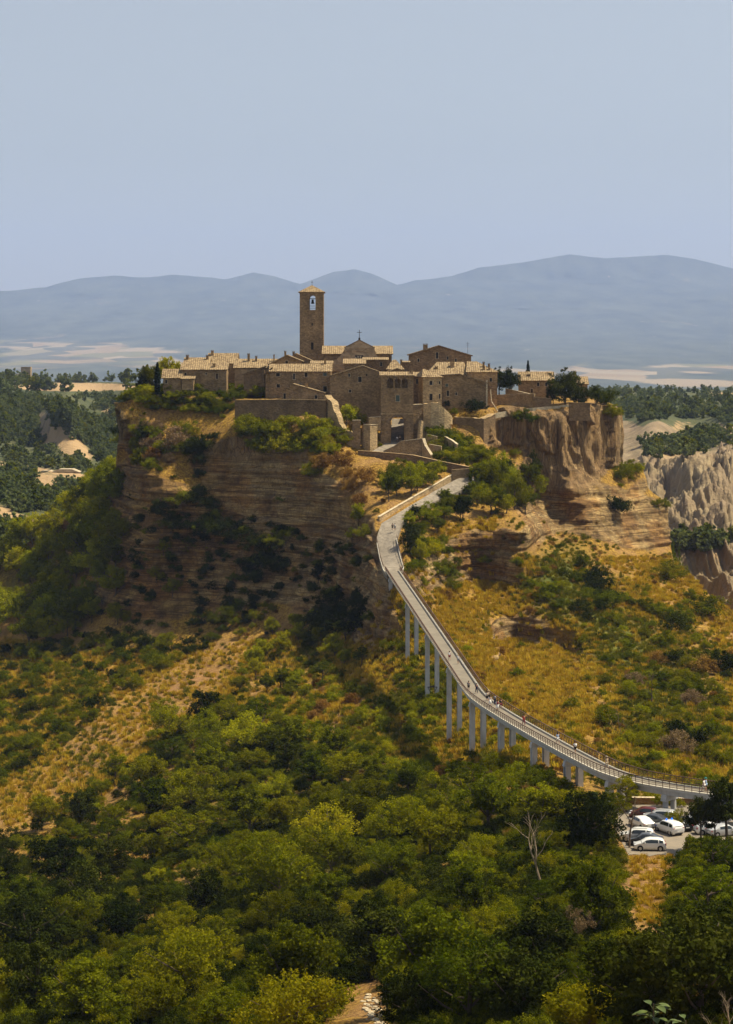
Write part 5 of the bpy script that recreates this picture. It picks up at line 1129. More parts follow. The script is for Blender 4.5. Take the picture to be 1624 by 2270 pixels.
for pn, (st_, ar_, ln_) in dict(walk=(.30, .22, .03), step=(-.22, .16, .02), stand=(.04, .05, 0.0)).items():
    J, E = pose(st_, ar_, False, ln_); d = {}
    d['body'] = subskin(J, E, set(J), 0, 'body')
    sl_ = {}
    for nm in 'lr': a, b_ = J['sh'+nm], J['el'+nm]; sl_['el'+nm] = tuple(a[i]+(b_[i]-a[i])*.75 for i in range(3))+(.05, .05)
    d['shirt'] = subskin(J, E, {'pel', 'wst', 'chs', 'shl', 'shr', 'ell', 'elr'}, .018, 'shirt', sl_)
    sh_ = {}
    for nm in 'lr': a, b_ = J['hj'+nm], J['kn'+nm]; sh_['kn'+nm] = tuple(a[i]+(b_[i]-a[i])*.85 for i in range(3))+(.075, .075)
    d['shorts'] = subskin(J, E, {'pel', 'hjl', 'hjr', 'knl', 'knr'}, .022, 'shorts', sh_)
    d['trousers'] = subskin(J, E, {'pel', 'hjl', 'hjr', 'knl', 'knr', 'anl', 'anr'}, .020, 'trousers')
    hd = J['hd2']; b = MB(); b.tube([(hd[0]-.03, 0, hd[2]-.10), (hd[0]-.035, 0, hd[2]-.02), (hd[0]-.02, 0, hd[2]+.07), (hd[0]-.01, 0, hd[2]+.105)], [.075, .105, .09, .03], 10); d['hair'] = b.me('hair')
    b = MB(); b.tube([(hd[0]-.05, 0, hd[2]-.28), (hd[0]-.06, 0, hd[2]-.12), (hd[0]-.03, 0, hd[2]), (hd[0]-.02, 0, hd[2]+.07), (hd[0]-.01, 0, hd[2]+.105)], [.05, .085, .108, .09, .03], 10); d['long_hair'] = b.me('hair')
    b = MB(); b.tube([(hd[0], 0, hd[2]+.02), (hd[0], 0, hd[2]+.035)], [.20, .20], 14); b.tube([(hd[0], 0, hd[2]+.03), (hd[0], 0, hd[2]+.13)], [.105, .085], 12); d['hat'] = b.me('hat')
    b = MB()
    for s in (-1, 1): b.box((hd[0]+.083, s*.032, hd[2]-.02), (.008, .022, .010))
    b.box((hd[0]+.092, 0, hd[2]-.045), (.025, .018, .035)); b.box((hd[0]+.084, 0, hd[2]-.085), (.008, .045, .010))
    for s in (-1, 1): b.box((hd[0], s*.082, hd[2]-.03), (.03, .012, .05))
    d['face'] = b.me('face')
    b = MB(); b.box((-.20, 0, 1.24), (.16, .28, .38), taper=.8); d['rucksack'] = b.me('rucksack')
    b = MB(); n = 12
    for i, (z_, r_) in enumerate(((1.0, .15), (.75, .23), (.45, .28))): pass
    b.tube([(0, 0, 1.05), (0, 0, .8), (.01, 0, .42)], [.15, .22, .29], 12); d['dress_skirt'] = b.me('dress_skirt')
    POSES[pn] = d
def person(loc, heading, pn, top, low, lowkind='trousers', hair=HAIRB, long_=False, hat=None, bag=None, label='', h=1.72):
    o = empty('person', loc, math.radians(heading)); tag(o, label, 'person'); d = POSES[pn]; o.scale = (h/1.72,)*3
    def add(n_, mt, nm=None):
        me = d[n_]; k = me.name+'_'+mt.name
        m2 = bpy.data.meshes.get(pn+n_+mt.name)
        if not m2: m2 = me.copy(); m2.name = pn+n_+mt.name; m2.materials.clear(); m2.materials.append(mt); m2.polygons.foreach_set('use_smooth', [True]*len(m2.polygons))
        c = bpy.data.objects.new(nm or n_, m2); COL.objects.link(c); c.parent = o
    add('body', SKIN); add('shirt', top); add(lowkind, low); add('long_hair' if long_ else 'hair', hair, 'hair'); add('face', HAIRD, 'face_features')
    if hat: add('hat', hat)
    if bag: add('rucksack', bag)
    return o
def onbridge(px, across=0.0):
    i = nearest(px); s_, d = side(i); return CL[i]-s_*across+Vector((0, 0, .035)), math.degrees(math.atan2(d.y, d.x))
def pb(px, ac, away, *a, **k):
    p, h = onbridge(px, ac); return person(p, h+(180 if away else 0), *a, **k)
pb(1004, -.6, True, 'walk', CW, CDR, 'shorts', HAIRB, label='person in white top and dark red shorts walking up the steep part of the bridge')
pb(1009, .55, True, 'step', CW, CG, 'shorts', HAIRL, True, label='person in white top and grey shorts beside the one in dark red shorts')
pb(1048, -.8, False, 'stand', CG, CK, 'shorts', HAIRD, label='person in grey top standing at the left rail just above the bend')
pb(1053, .2, False, 'walk', CB, CB, 'trousers', HAIRD, label='person all in navy walking down to the bend of the bridge')
pb(1071, .9, True, 'stand', CBE, CK, 'shorts', HAIRL, hat=CT_, label='person in beige shirt and straw hat by the right rail at the bend')
pb(1075, .4, True, 'walk', CW, CK, 'shorts', HAIRB, bag=CBE, label='person in white shirt and black shorts carrying a beige rucksack at the bend')
pb(1086, .9, True, 'step', CG, CB, 'trousers', HAIRB, bag=CG, label='person in grey shirt with grey rucksack in the middle of the group')
pb(1088, -.2, False, 'walk', CW, CW, 'dress_skirt', HAIRD, True, label='person in a white dress turned towards the camera in the group')
pb(1099, .8, True, 'walk', CK, CDR, 'shorts', HAIRD, label='person in black top and dark red shorts near the end of the group')
pb(1105, -.1, True, 'step', CW, CW, 'dress_skirt', HAIRB, True, bag=CDR, label='person in white dress with dark red rucksack, last of the group')
pb(1160, .2, False, 'walk', CR, CDR, 'trousers', HAIRD, label='person dressed in red walking alone on the lower bridge')
pb(1231, .3, True, 'walk', CBL, CW, 'shorts', HAIRB, True, label='person in pale blue top and white shorts with raised head on the lower bridge')
pb(1273, .3, True, 'step', CW, CK, 'shorts', HAIRD, bag=CW, label='person in white top and black shorts walking uphill on the lower bridge')
pb(1337, .4, True, 'walk', CBE, CBE, 'trousers', HAIRB, hat=CBE, label='person in beige clothes and beige hat where the bridge levels out')
pb(1562, .4, True, 'stand', CBL, CBL, 'shorts', HAIRD, hat=CTL, label='person in pale blue with teal hat at the right end of the bridge')
pb(1567, -.2, True, 'walk', CW, CW, 'shorts', HAIRB, label='person in white beside the one with the teal hat')
def onpath(px, py, off=.6): return W(px, py, float(fD(np.array([px*1.]), np.array([py*1.]))[0])-off)+Vector((0, 0, .02))
person(onpath(869.5, 1176), 95, 'walk', CK, CK, 'shorts', HAIRD, label='person in black walking up the cobbled path, left one of the pair')
person(onpath(875, 1176), 95, 'step', CG, CG, 'shorts', HAIRB, bag=CW, label='person in grey with pale rucksack, right one of the pair on the cobbled path')
person(onpath(1048, 1070), 60, 'walk', CBE, CW, 'shorts', HAIRL, label='person in beige and white at the top bend of the path')
person(onpath(1058, 1064), 70, 'stand', CG, CB, 'trousers', HAIRD, label='person in grey top near the trees at the top bend of the path')
person(onpath(903, 1004), 90, 'stand', CG, CB, 'shorts', HAIRD, label='person in grey leaning at the foot of the ramp parapet')
person(onpath(880, 980, .7), 80, 'walk', CW, CG, 'shorts', HAIRB, label='person in white entering the gate arch')
person(onpath(884, 979, .7)+Vector((.3, 0, 0)), 250, 'stand', CBE, CK, 'shorts', HAIRL, hat=CT_, label='person in straw hat coming out of the gate arch')
# ======================= VEGETATION ====================================================
def pl(key, px, py, hpx, label, name=None, cat=None, wide=1.0, group=None, D=None, sink=.05):
    """a plant whose foot is at (px, py) on the hill, hpx reading-frame pixels tall"""
    loc = hit(px, py) if D is None else W(px, py, D)
    if loc is None:
        q = py
        while loc is None and q < py+60: q += 1; loc = hit(px, q)
        if loc is None: return
        Dn = loc.y+3+(q-py)*.5; g_ = gz(WX(px, Dn), Dn); zt = WZ(py-hpx, Dn); g_ = loc.z if g_ is None else g_
        loc = Vector((WX(px, Dn), Dn, g_)); wide = wide*hpx*Dn/F/max(zt-g_, .5); hpx = (zt-g_)*F/Dn
    base = PROTO[key][1] is None
    nm = name or ('shrub' if base else 'tree'); return put(key, nm, loc, hpx*loc.y/F, label, cat or ('bush' if nm != 'tree' else 'tree'), group, wide=wide, sink=sink)
G1 = 'trees and bushes of the town gardens'
T_ = [('bright0', 375, 858, 74, 1.0, 'yellow green tree rising behind the left garden, the tallest there', 612), ('oak1', 333, 866, 72, .9, 'dark leafy tree just left of the tall cypress', None),
 ('dark0', 314, 872, 50, .9, 'small dark tree at the far left corner of the plateau', None), ('oak0', 395, 852, 48, .9, 'green tree crown behind the cottage by the cypress', 615),
 ('dark1', 1106, 874, 66, .75, 'dark tree close to the right end of the square house', 602), ('dark2', 1130, 876, 68, .75, 'dark tree between the square house and the detached house', 602),
 ('dark1', 1252, 904, 96, .88, 'large dark round tree, the biggest at the right end of the town', 594), ('dark0', 1226, 902, 70, .7, 'dark tree touching the detached house', 600), ('dark2', 1284, 904, 70, .8, 'dark tree right of the biggest round tree', 599),
 ('oak0', 1320, 906, 56, .9, 'green spreading tree near the right edge of the plateau', 603), ('oak2', 1345, 908, 50, .9, 'rightmost green tree on the plateau edge', 607),
 ('bright1', 683, 966, 56, .85, 'round yellow green tree below the retaining wall', None), ('bright0', 768, 950, 60, .9, 'bright tree at the foot of the broad gable', None), ('oak3', 790, 948, 48, .8, 'small tree between crumbling wall and bastion', None),
 ('bright1', 910, 1098, 78, .85, 'light green tree between the long wall and the pale parapet', None), ('bright2', 935, 1072, 52, .9, 'low branching tree near the top of the pale parapet', None), ('oak0', 862, 1112, 72, .62, 'slim tree leaning over the lower end of the pale parapet', None), ('oak2', 885, 1080, 50, .8, 'tree under the long wall', None),
 ('oak1', 1080, 1110, 100, .7, 'tall tree at the top bend of the path', None), ('bright1', 1110, 1100, 108, .62, 'tallest light green tree right of the path bend', None), ('oak3', 1140, 1130, 84, .7, 'green tree against the right cliff foot', None), ('oak2', 1058, 1120, 62, .8, 'tree hiding the right side of the path bend', None),
 ('oak0', 1098, 1140, 70, .9, 'tree on the slope below the path bend', None), ('dark1', 1026, 1152, 66, .8, 'dark tree below the widest part of the path', None), ('oak1', 990, 1148, 54, .9, 'tree in the row along the right side of the path, middle one', None), ('bright2', 948, 1164, 56, 1.0, 'tree in the row along the right side of the path, lowest one', None),
 ('dark0', 908, 1232, 84, .62, 'dense dark tree overhanging the path just above the bridge', None), ('bright1', 930, 1250, 60, .7, 'small light tree beside the railing above the bridge', None),
 ('bright0', 795, 1168, 58, .9, 'bright green tree clinging to the spur left of the path', None), ('bright2', 812, 1200, 40, 1.1, 'bright leafy clump hanging over the cliff left of the path', None), ('bright1', 780, 1200, 34, 1.0, 'small bright tree on the dark cliff edge', None),
 ('dark2', 1184, 1064, 72, .5, 'narrow dark tree growing out of the right cliff', None), ('oak0', 315, 996, 66, .6, 'tall ivy covered tree on the left cliff ledge', None), ('oak1', 296, 1010, 50, .6, 'tree at the outer left corner of the cliff ledge', None)]
for k, px, py, h, wd, lb, D in T_: pl(k, px, py, h, lb, wide=wd, D=D, group=G1)
pl('cyp', 348.5, 871, 71, 'slender dark cypress at the left end of the town', 'cypress', 'cypress', 1.25, D=598)
pl('cyp', 1170, 845, 48, 'small dark cypress on the skyline above the detached house', 'cypress', 'cypress', 1.25, D=618)
B_ = [('bgreen0', 270, 893, 22, 'bush on the very left corner of the rim'), ('bolive0', 288, 888, 26, 'olive bush on the left rim near the corner'), ('bbright0', 303, 880, 30, 'light bush beside the small dark tree'), ('bolive1', 326, 884, 24, 'olive bush in front of the leafy tree'),
 ('bdark0', 359, 884, 20, 'clipped round dark bush at the foot of the tall cypress'), ('bgreen1', 380, 868, 16, 'green bush in front of the cypress cottage'), ('bolive0', 426, 862, 22, 'grey olive bush before the long low house'), ('bgreen0', 466, 862, 32, 'large green bush before the long low house'),
 ('bgreen1', 500, 860, 36, 'large bush at the right corner of the long low house'), ('bdark1', 520, 858, 30, 'dark bush under the wide tiled roof'), ('bolive1', 440, 876, 16, 'low olive bush on the left rim'), ('bgreen0', 485, 874, 24, 'bush above the ivy on the rim'), ('bbright1', 465, 884, 17, 'bright yellow flowering bush on the rim'),
 ('bdark0', 545, 856, 26, 'dark bush left of the long row house'), ('bbright0', 575, 882, 32, 'bright bush against the left end of the row house'), ('bgreen1', 555, 878, 26, 'bush between the yellow bush and the row house'), ('bgreen0', 518, 884, 26, 'bush at the left end of the retaining wall'), ('bolive0', 535, 884, 22, 'olive bush on top of the retaining wall'), ('bdark1', 470, 905, 30, 'dark ivy hanging below the yellow bush'), ('bdark0', 440, 900, 18, 'small ivy patch on the left cliff top'),
 ('bgreen1', 412, 872, 14, 'low garden hedge bush on the left'), ('bgreen0', 396, 874, 14, 'low garden hedge bush near the clipped round one'), ('bolive1', 552, 966, 52, 'tall loose bush at the left foot of the retaining wall'), ('bgreen0', 575, 958, 26, 'bush under the middle of the retaining wall'), ('bgreen1', 600, 960, 24, 'leafy bush under the retaining wall'), ('bbright0', 632, 962, 24, 'bright bush under the right part of the retaining wall'),
 ('bolive0', 604, 1006, 52, 'olive bush spilling over the cliff lip'), ('bgreen0', 625, 1000, 34, 'green bush on the cliff lip'), ('bolive1', 655, 992, 36, 'olive bush on the cliff lip below the round tree'), ('bdark1', 675, 990, 22, 'dark bush on the cliff lip'), ('bbright1', 710, 975, 30, 'bright bush right of the round tree'), ('bred0', 648, 1000, 14, 'small pinkish dry bush on the lip'),
 ('bred0', 387, 994, 62, 'pinkish dry bush on the left cliff ledge'), ('bdry0', 338, 1020, 36, 'golden dry bush on the left ledge'), ('bbright1', 360, 1006, 36, 'light green bush on the left ledge'), ('bolive0', 312, 1026, 34, 'olive bush at the outer ledge'), ('bolive1', 415, 1000, 30, 'olive bush beside the pinkish one'), ('bdark0', 445, 1006, 50, 'large black green bush on the left cliff'), ('bdark1', 425, 1002, 36, 'dark bush hanging on the left cliff'),('bdark0', 443, 1060, 26, 'dark ivy streak in the crack of the left cliff'),('bdark1', 440, 1100, 30, 'lower dark ivy streak in the left cliff crack'),('bdark1', 441, 1030, 30, 'upper dark ivy streak in the left cliff crack'),
 ('bbright0', 760, 984, 22, 'pale flowering bush near the bastion'), ('bolive0', 735, 1010, 30, 'olive bush over the spur top'), ('bdry0', 715, 1040, 46, 'brown bush on the spur top'), ('bdry1', 755, 1040, 44, 'tawny bush on the spur top, nearest to the long wall'), ('bolive1', 695, 1060, 40, 'olive bush drooping over the big dark cliff'), ('bdry0', 780, 1090, 40, 'dry bush on the sunny spur side'), ('bdry1', 810, 1070, 40, 'dry bush below the left end of the long wall'), ('bdry0', 800, 1120, 34, 'dry bush above the bright clinging tree'), ('bdry1', 770, 1064, 30, 'small dry bush on the spur shoulder'),
 ('bdark0', 830, 922, 44, 'dark ivy on the corner between broad gable and gatehouse'), ('bdark1', 818, 930, 30, 'dark ivy at the base of the broad gable'), ('bgreen0', 824, 946, 16, 'small bush behind the bastion'), ('bbright1', 924, 896, 24, 'bright yellow vine beside the gatehouse'), ('bbright0', 940, 896, 20, 'bright vine under the slim tower house'), ('bgreen1', 968, 960, 20, 'hedge bush on the upper terrace'), ('bgreen0', 985, 968, 18, 'hedge bush beside the curved terrace wall'), ('bbright0', 1010, 985, 30, 'bright climbing plant on the terrace'), ('bgreen1', 1020, 1000, 30, 'green bush under the dark bastion wall'),
 ('bgreen0', 1000, 1008, 22, 'bush behind the clipped hedge'), ('bolive0', 1045, 1012, 32, 'grey green bush above the path bend'), ('bbright1', 1035, 1024, 18, 'bright vine at the end of the clipped hedge'), ('bolive1', 1070, 1018, 34, 'bush above the trees of the path bend'), ('bgreen1', 973, 1042, 26, 'bush in front of the long wall'), ('bgreen0', 950, 1040, 18, 'small bush at the long wall'), ('bdark1', 1054, 915, 34, 'climbing plant on the lopsided gable wall'), ('bolive0', 1006, 918, 16, 'potted greenery at the lopsided gable house'), ('bdark0', 990, 905, 20, 'dark bush in the corner by the slim tower house'),
 ('bbright0', 1165, 876, 32, 'bright vine covering the corner of the garden wall'), ('bbright1', 1180, 884, 22, 'bright ivy on the garden wall'), ('bgreen0', 1212, 890, 16, 'ivy hedge on the dark wall end'), ('bbright0', 1197, 888, 16, 'light ivy on the dark wall end'), ('bgreen1', 1150, 926, 22, 'bush growing on the right cliff rim'), ('bgreen0', 1166, 940, 40, 'green creeper falling over the right cliff'), ('bolive1', 1352, 926, 34, 'olive bush on the right corner of the rim'), ('bolive0', 1363, 922, 30, 'bush at the outermost right corner'), ('bdark0', 1290, 898, 16, 'dark bush under the right trees'),
 ('bolive0', 1400, 1050, 36, 'bush on the lower right shoulder'), ('bbright0', 1414, 1048, 26, 'light bush on the lower right shoulder'), ('bolive1', 1376, 1062, 40, 'bush against the foot of the right cliff edge'), ('bgreen1', 1460, 1124, 26, 'bush sticking out of the right cliff side'), ('bgreen0', 1478, 1126, 18, 'smaller bush sticking out of the right cliff side'), ('bdark0', 1371, 1142, 50, 'dark narrow bush in a crack of the right cliff'), ('bgreen1', 1490, 1200, 36, 'bush at the right end of the layered cliff'),
 ('bgreen0', 1290, 1262, 40, 'green bush on the sunny slope, upper of two'), ('bdark1', 1320, 1300, 50, 'large dark bush on the sunny slope'), ('bgreen1', 1345, 1345, 48, 'green bush below the large dark one'), ('bolive0', 1300, 1290, 34, 'olive bush beside the large dark one'), ('bgreen0', 1240, 1350, 30, 'bush in the green gully'), ('bgreen1', 1225, 1320, 30, 'bush at the right edge of the rocky nose'),
 ('bolive1', 1490, 1290, 56, 'tall bush on the right skyline slope'), ('bgreen0', 1568, 1370, 60, 'dark bush on the right skyline slope'), ('bolive0', 1530, 1330, 30, 'small bush on the right skyline slope'), ('bdark0', 1615, 1500, 70, 'dark shrub at the right picture edge'), ('bdark1', 1500, 1400, 50, 'dark shrub on the right slope'), ('bolive0', 1440, 1360, 40, 'olive shrub mid right slope'),
 ('bgreen1', 915, 1270, 40, 'green bush under the railing above the bridge'), ('bbright1', 960, 1230, 44, 'light bush on the upper gully slope'), ('bgreen0', 985, 1270, 36, 'green bush on the gully slope'), ('bgreen1', 1010, 1250, 24, 'small bush in front of the rocky nose'), ('bolive0', 935, 1300, 26, 'olive bush beside the top of the bridge'), ('bgreen0', 1075, 1250, 22, 'small green bush on the rocky nose'), ('bdry0', 990, 1330, 30, 'dry bush in the gully'), ('bolive1', 1005, 1310, 34, 'olive bush in the gully')]
for k, px, py, h, lb in B_: pl(k, px, py, h, lb, group='bushes on the cliffs and rims')
# clipped hedge
def hedge(name, pts, hpx, label, n=60, mat=None):
    r = np.random.default_rng(int(pts[0][0])); C = []; Rr = []
    T = [W(*p) for p in pts]; o = T[0]
    for k in range(n):
        i = r.integers(len(T)-1); t = r.random(); p = T[i].lerp(T[i+1], t)-o; h = hpx*T[0].y/F
        C.append((p.x+r.normal()*.15, p.y+r.normal()*.35, p.z+r.random()*h)); Rr.append(.45+.15*r.random())
    V, cl = leaves(np.array(C), np.array(Rr), 70, .22, r, .0); me = leaf_mesh('hedge', V, cl, mat or L_BRIGHT); ob = link('hedge', me); ob.location = o; ob.name = name
    tag(ob, label, 'hedge')
hedge('hedge', [(957, 1024, 563), (990, 1026, 560), (1037, 1030, 557)], 19, 'long clipped bright green hedge above the path wall', 130, L_GREEN)
hedge('hedge', [(948, 962, 573), (990, 964, 572)], 10, 'short green hedge on the terrace right of the ramp', 60)
hedge('hedge', [(390, 876, 598), (440, 878, 597)], 9, 'low clipped hedge along the left rim', 60, L_GREEN)
hedge('hedge', [(1523, 1880, 246), (1570, 1878, 248), (1640, 1880, 247)], 20, 'trimmed hedge at the front edge of the car park', 130, L_GREEN)
# ---- random zones ----------------------------------------------------------------------
def inpoly(x, y, p):
    c = False; j = len(p)-1
    for i in range(len(p)):
        if (p[i][1] > y) != (p[j][1] > y) and x < (p[j][0]-p[i][0])*(y-p[i][1])/(p[j][1]-p[i][1])+p[i][0]: c = not c
        j = i
    return c
AVOID = [[(1375,1790),(1640,1790),(1640,1884),(1510,1890),(1500,1990),(1480,2130),(1400,2130),(1375,1990),(1365,1890)], [(745,2200),(850,2165),(930,2345),(690,2345)],
         [(545,1430),(490,1420),(250,1560),(120,1670),(-40,1780),(-40,1870),(60,1835),(200,1740),(330,1640),(440,1560),(530,1490)],[(720,1560),(770,1560),(775,1650),(730,1700),(700,1680)],
         [(835,1150),(845,1140),(1005,1050),(1090,1040),(1060,1075),(1000,1100),(900,1150),(885,1200),(900,1270),(850,1275),(830,1200)]]
def pts_in(poly, n, seed, gap, avoid=True, dens=None, tries=40):
    r = random.Random(seed); xs = [p[0] for p in poly]; ys = [p[1] for p in poly]; out = []
    for k in range(n*tries):
        if len(out) >= n: break
        x, y = r.uniform(min(xs), max(xs)), r.uniform(min(ys), max(ys))
        if not inpoly(x, y, poly) or (avoid and any(inpoly(x, y, a) for a in AVOID)): continue
        if dens is not None and r.random() > dens(x, y): continue
        g = gap*(1 if y < 1600 else 1+(y-1600)/450)
        if any(abs(x-a) < g and abs(y-b) < g*.62 for a, b in out): continue
        out.append((x, y))
    return out
def zone(poly, n, seed, gap, h, keys, label, group, name='tree', cat='tree', wide=(.85, 1.15), dens=None, metres=True):
    r = random.Random(seed*7+1); k = 0
    for x, y in sorted(pts_in(poly, n, seed, gap, dens=dens), key=lambda q: q[1]):
        loc = hit(x, y)
        if loc is None: continue
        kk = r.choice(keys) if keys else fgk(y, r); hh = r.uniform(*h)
        if not metres: hh *= loc.y/F
        if 1330 < x < 1540 and 1885 < y < 2270: hh = min(hh, 3.3)
        put(kk, name, loc, hh, label(kk, x, y) if callable(label) else label, cat, group, wide=r.uniform(*wide)); k += 1
    return k
KD = {'oak': 'green', 'dark': 'dark green', 'bright': 'light green', 'feather': 'feathery olive green', 'dry': 'brown dry', 'red0': 'reddish brown'}
def kd(k): return KD[k.rstrip('0123456789')] if k.rstrip('0123456789') in KD else KD.get(k, 'green')
def zone_stuff(poly, n, seed, gap, h, keys, name, label, dens=None):
    r = random.Random(seed*7+1); P_ = []; S_ = []
    for x, y in pts_in(poly, n, seed, gap, dens=dens):
        loc = hit(x, y)
        if loc is not None: hh = r.uniform(*h); P_.append(loc-Vector((0, 0, .04*hh))); S_.append(hh)
    return scatter(name, P_, S_, keys, label, 'bushes')
def side_word(x): return 'left' if x < 420 else 'middle left' if x < 760 else 'middle right' if x < 1150 else 'right'
LF = [(-40,1270),(60,1210),(130,1140),(200,1080),(250,1030),(285,1040),(285,1200),(270,1330),(190,1400),(80,1430),(-40,1450)]
N1 = zone(LF, 58, 3, 24, (8, 12.5), ['oak3', 'bright0', 'bright1', 'bright2', 'bright0', 'bright1'], lambda k, x, y: '%s tree in the wood left of the cliff, %s' % (kd(k), 'upper part' if y < 1180 else 'lower part'), 'trees on the left flank of the hill')  # mostly bright kinds: sunlight on the crowns put into leaf colour
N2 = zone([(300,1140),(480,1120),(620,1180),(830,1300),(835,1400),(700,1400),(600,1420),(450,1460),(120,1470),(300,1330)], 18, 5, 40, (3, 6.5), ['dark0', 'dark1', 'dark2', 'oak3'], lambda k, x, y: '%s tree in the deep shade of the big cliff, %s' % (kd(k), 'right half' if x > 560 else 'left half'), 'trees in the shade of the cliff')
N3 = zone([(510,1450),(600,1370),(760,1380),(830,1440),(800,1500),(640,1540),(540,1580),(500,1540)], 18, 6, 28, (4.5, 7), ['bright0', 'bright1', 'oak0', 'oak1', 'feather1'], lambda k, x, y: '%s tree in the sunlit clump below the big cliff, %s' % (kd(k), 'right side' if x > 650 else 'left side'), 'sunlit trees below the big cliff')
FG = [(-50,1900),(60,1860),(180,1770),(300,1690),(400,1620),(520,1580),(640,1610),(720,1700),(850,1740),(960,1790),(1100,1800),(1220,1800),(1300,1820),(1375,1900),(1400,1990),(1470,2050),(1480,1960),(1530,1900),(1680,1900),(1680,2330),(-50,2330)]
def fgk(y, r): return r.choice(['dark0', 'dark1', 'dark2', 'dark0', 'oak0', 'oak1', 'oak2', 'oak3', 'feather1', 'oak0']) if y > 1990 else r.choice(['oak0', 'oak1', 'oak2', 'oak3', 'dark0', 'oak1', 'oak3', 'feather0', 'feather1', 'bright2', 'bright0'])  # more dark kinds low in the frame: vignette darkening put into leaf colour
def fgl(k, x, y): return '%s tree in the %s thicket, %s part' % (kd(k), 'foreground' if y > 1960 else 'hillside', side_word(x))
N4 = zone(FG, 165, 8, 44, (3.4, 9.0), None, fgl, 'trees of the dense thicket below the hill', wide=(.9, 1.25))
N5 = 0; zone_stuff([(-50,1440),(100,1430),(300,1410),(520,1420),(500,1450),(330,1500),(260,1580),(130,1690),(40,1740),(-50,1760)], 130, 9, 19, (2.0, 4.4), ['bolive0', 'bolive1', 'bgreen0', 'bgreen1', 'bdark0'], 'bushes_above_bare_strip', 'low green bushes between the shaded cliff foot and the bare strip')
N6 = zone([(1380,1300),(1640,1450),(1640,1700),(1500,1700),(1360,1640),(1300,1560),(1360,1450)], 26, 10, 30, (2.5, 5.0), ['bolive0', 'bolive1', 'bgreen0', 'bdry0', 'bred0', 'bdark0'], 'scattered shrub on the right slope above the bridge', 'shrubs on the right slope', 'shrub', 'bush')
BK = ['bbright0', 'bolive1', 'bgreen0', 'bgreen1', 'bbright0', 'bbright1', 'bgreen0']
rg = random.Random(77)
for k in range(46):
    px, D = rg.uniform(266, 598), rg.uniform(603, 614); x_ = WX(px, D); z_ = gz(x_, D)
    if z_ is None: continue
    kk = rg.choice(BK); put(kk, 'shrub', (x_, D, z_), rg.uniform(2.4, 4.6), 'bush in the gardens along the left rim, %s third' % ('left' if px < 380 else 'middle' if px < 490 else 'right'), 'bush', 'garden bushes along the left rim', wide=rg.uniform(1.0, 1.5))
zone([(300,886),(520,888),(520,912),(470,925),(400,915),(330,915)], 26, 30, 14, (1.8, 3.4), ['bolive0', 'bgreen0', 'bgreen1', 'bdark0', 'bolive1', 'bbright0'], 'bush drooping over the top of the left cliff', 'bushes on top of the left cliff', 'shrub', 'bush', (1.0, 1.5))
zone([(540,935),(722,948),(792,992),(740,1010),(650,1010),(560,1005),(530,960)], 34, 31, 15, (2.4, 4.6), BK, 'bush in the green belt under the retaining wall', 'bushes under the retaining wall', 'shrub', 'bush', (1.0, 1.4))
zone([(270,990),(300,960),(480,960),(480,1010),(400,1030),(290,1050)], 20, 32, 18, (2.5, 4.8), ['bolive0', 'bbright1', 'bdark0', 'bdry0', 'bgreen1', 'bred0'], 'bush on the overgrown ledge of the left cliff', 'bushes on the left cliff ledge', 'shrub', 'bush')
zone([(945,965),(1010,960),(1060,985),(1100,1010),(1080,1035),(1000,1024),(950,1010)], 24, 33, 14, (2.0, 3.8), BK, 'bush on the garden terraces between ramp and right cliff', 'bushes on the garden terraces', 'shrub', 'bush', (1.0, 1.4))
zone([(1060,1075),(1100,1045),(1160,1040),(1185,1090),(1160,1150),(1090,1150),(1050,1110)], 15, 34, 20, (5, 8.5), ['oak0', 'oak1', 'bright1', 'oak3', 'oak2'], 'green tree in the grove below the right cliff', 'trees in the grove below the right cliff', 'tree', 'tree')
zone([(905,1160),(1000,1112),(1060,1095),(1060,1150),(990,1170),(930,1230),(905,1250)], 18, 35, 17, (2.6, 4.8), ['oak0', 'oak1', 'bright1', 'dark1', 'oak2'], 'tree in the row hugging the right edge of the path', 'trees along the right edge of the path', 'tree', 'tree')
zone([(905,1180),(960,1165),(1020,1260),(1000,1290),(920,1260)], 12, 36, 16, (2.5, 5), ['bbright0', 'bgreen1', 'bright2', 'bgreen0'], 'light green bush in the gully right of the bridge head', 'bushes in the gully', 'shrub', 'bush')
zone([(845,1040),(960,1050),(985,1060),(900,1105),(850,1125),(820,1100)], 10, 37, 20, (3, 6), ['bright1', 'oak0', 'bolive0', 'bright0'], 'small tree between the upper wall and the parapet', 'small trees above the parapet', 'tree', 'tree')
zone([(1180,1230),(1250,1230),(1350,1330),(1370,1420),(1300,1400),(1200,1330)], 16, 38, 22, (2, 4.5), ['bgreen0', 'bgreen1', 'bdark1', 'bbright1'], 'green bush in the gully of the sunny right slope', 'bushes on the sunny right slope', 'shrub', 'bush')
zone_stuff([(500,1560),(620,1540),(760,1500),(850,1540),(860,1700),(960,1700),(1120,1710),(1240,1730),(1300,1790),(1240,1810),(960,1790),(850,1740),(720,1700),(600,1610)], 90, 39, 22, (1.6, 3.4), BK+['bdry0', 'bolive0'], 'thicket_fringe', 'low bushes in the fringe between thicket and sunny slope')
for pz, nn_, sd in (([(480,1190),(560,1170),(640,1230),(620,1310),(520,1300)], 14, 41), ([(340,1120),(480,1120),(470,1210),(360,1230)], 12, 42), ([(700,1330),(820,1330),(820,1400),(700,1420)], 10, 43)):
    zone(pz, nn_, sd, 16, (3.5, 6.5), ['bdark0', 'bdark1', 'bgreen0'], 'dark bush on the big shaded cliff, %s' % {41: 'in its centre', 42: 'on its left part', 43: 'at its right foot'}[sd], 'dark bushes on the big shaded cliff', 'shrub', 'bush', (1.0, 1.3))
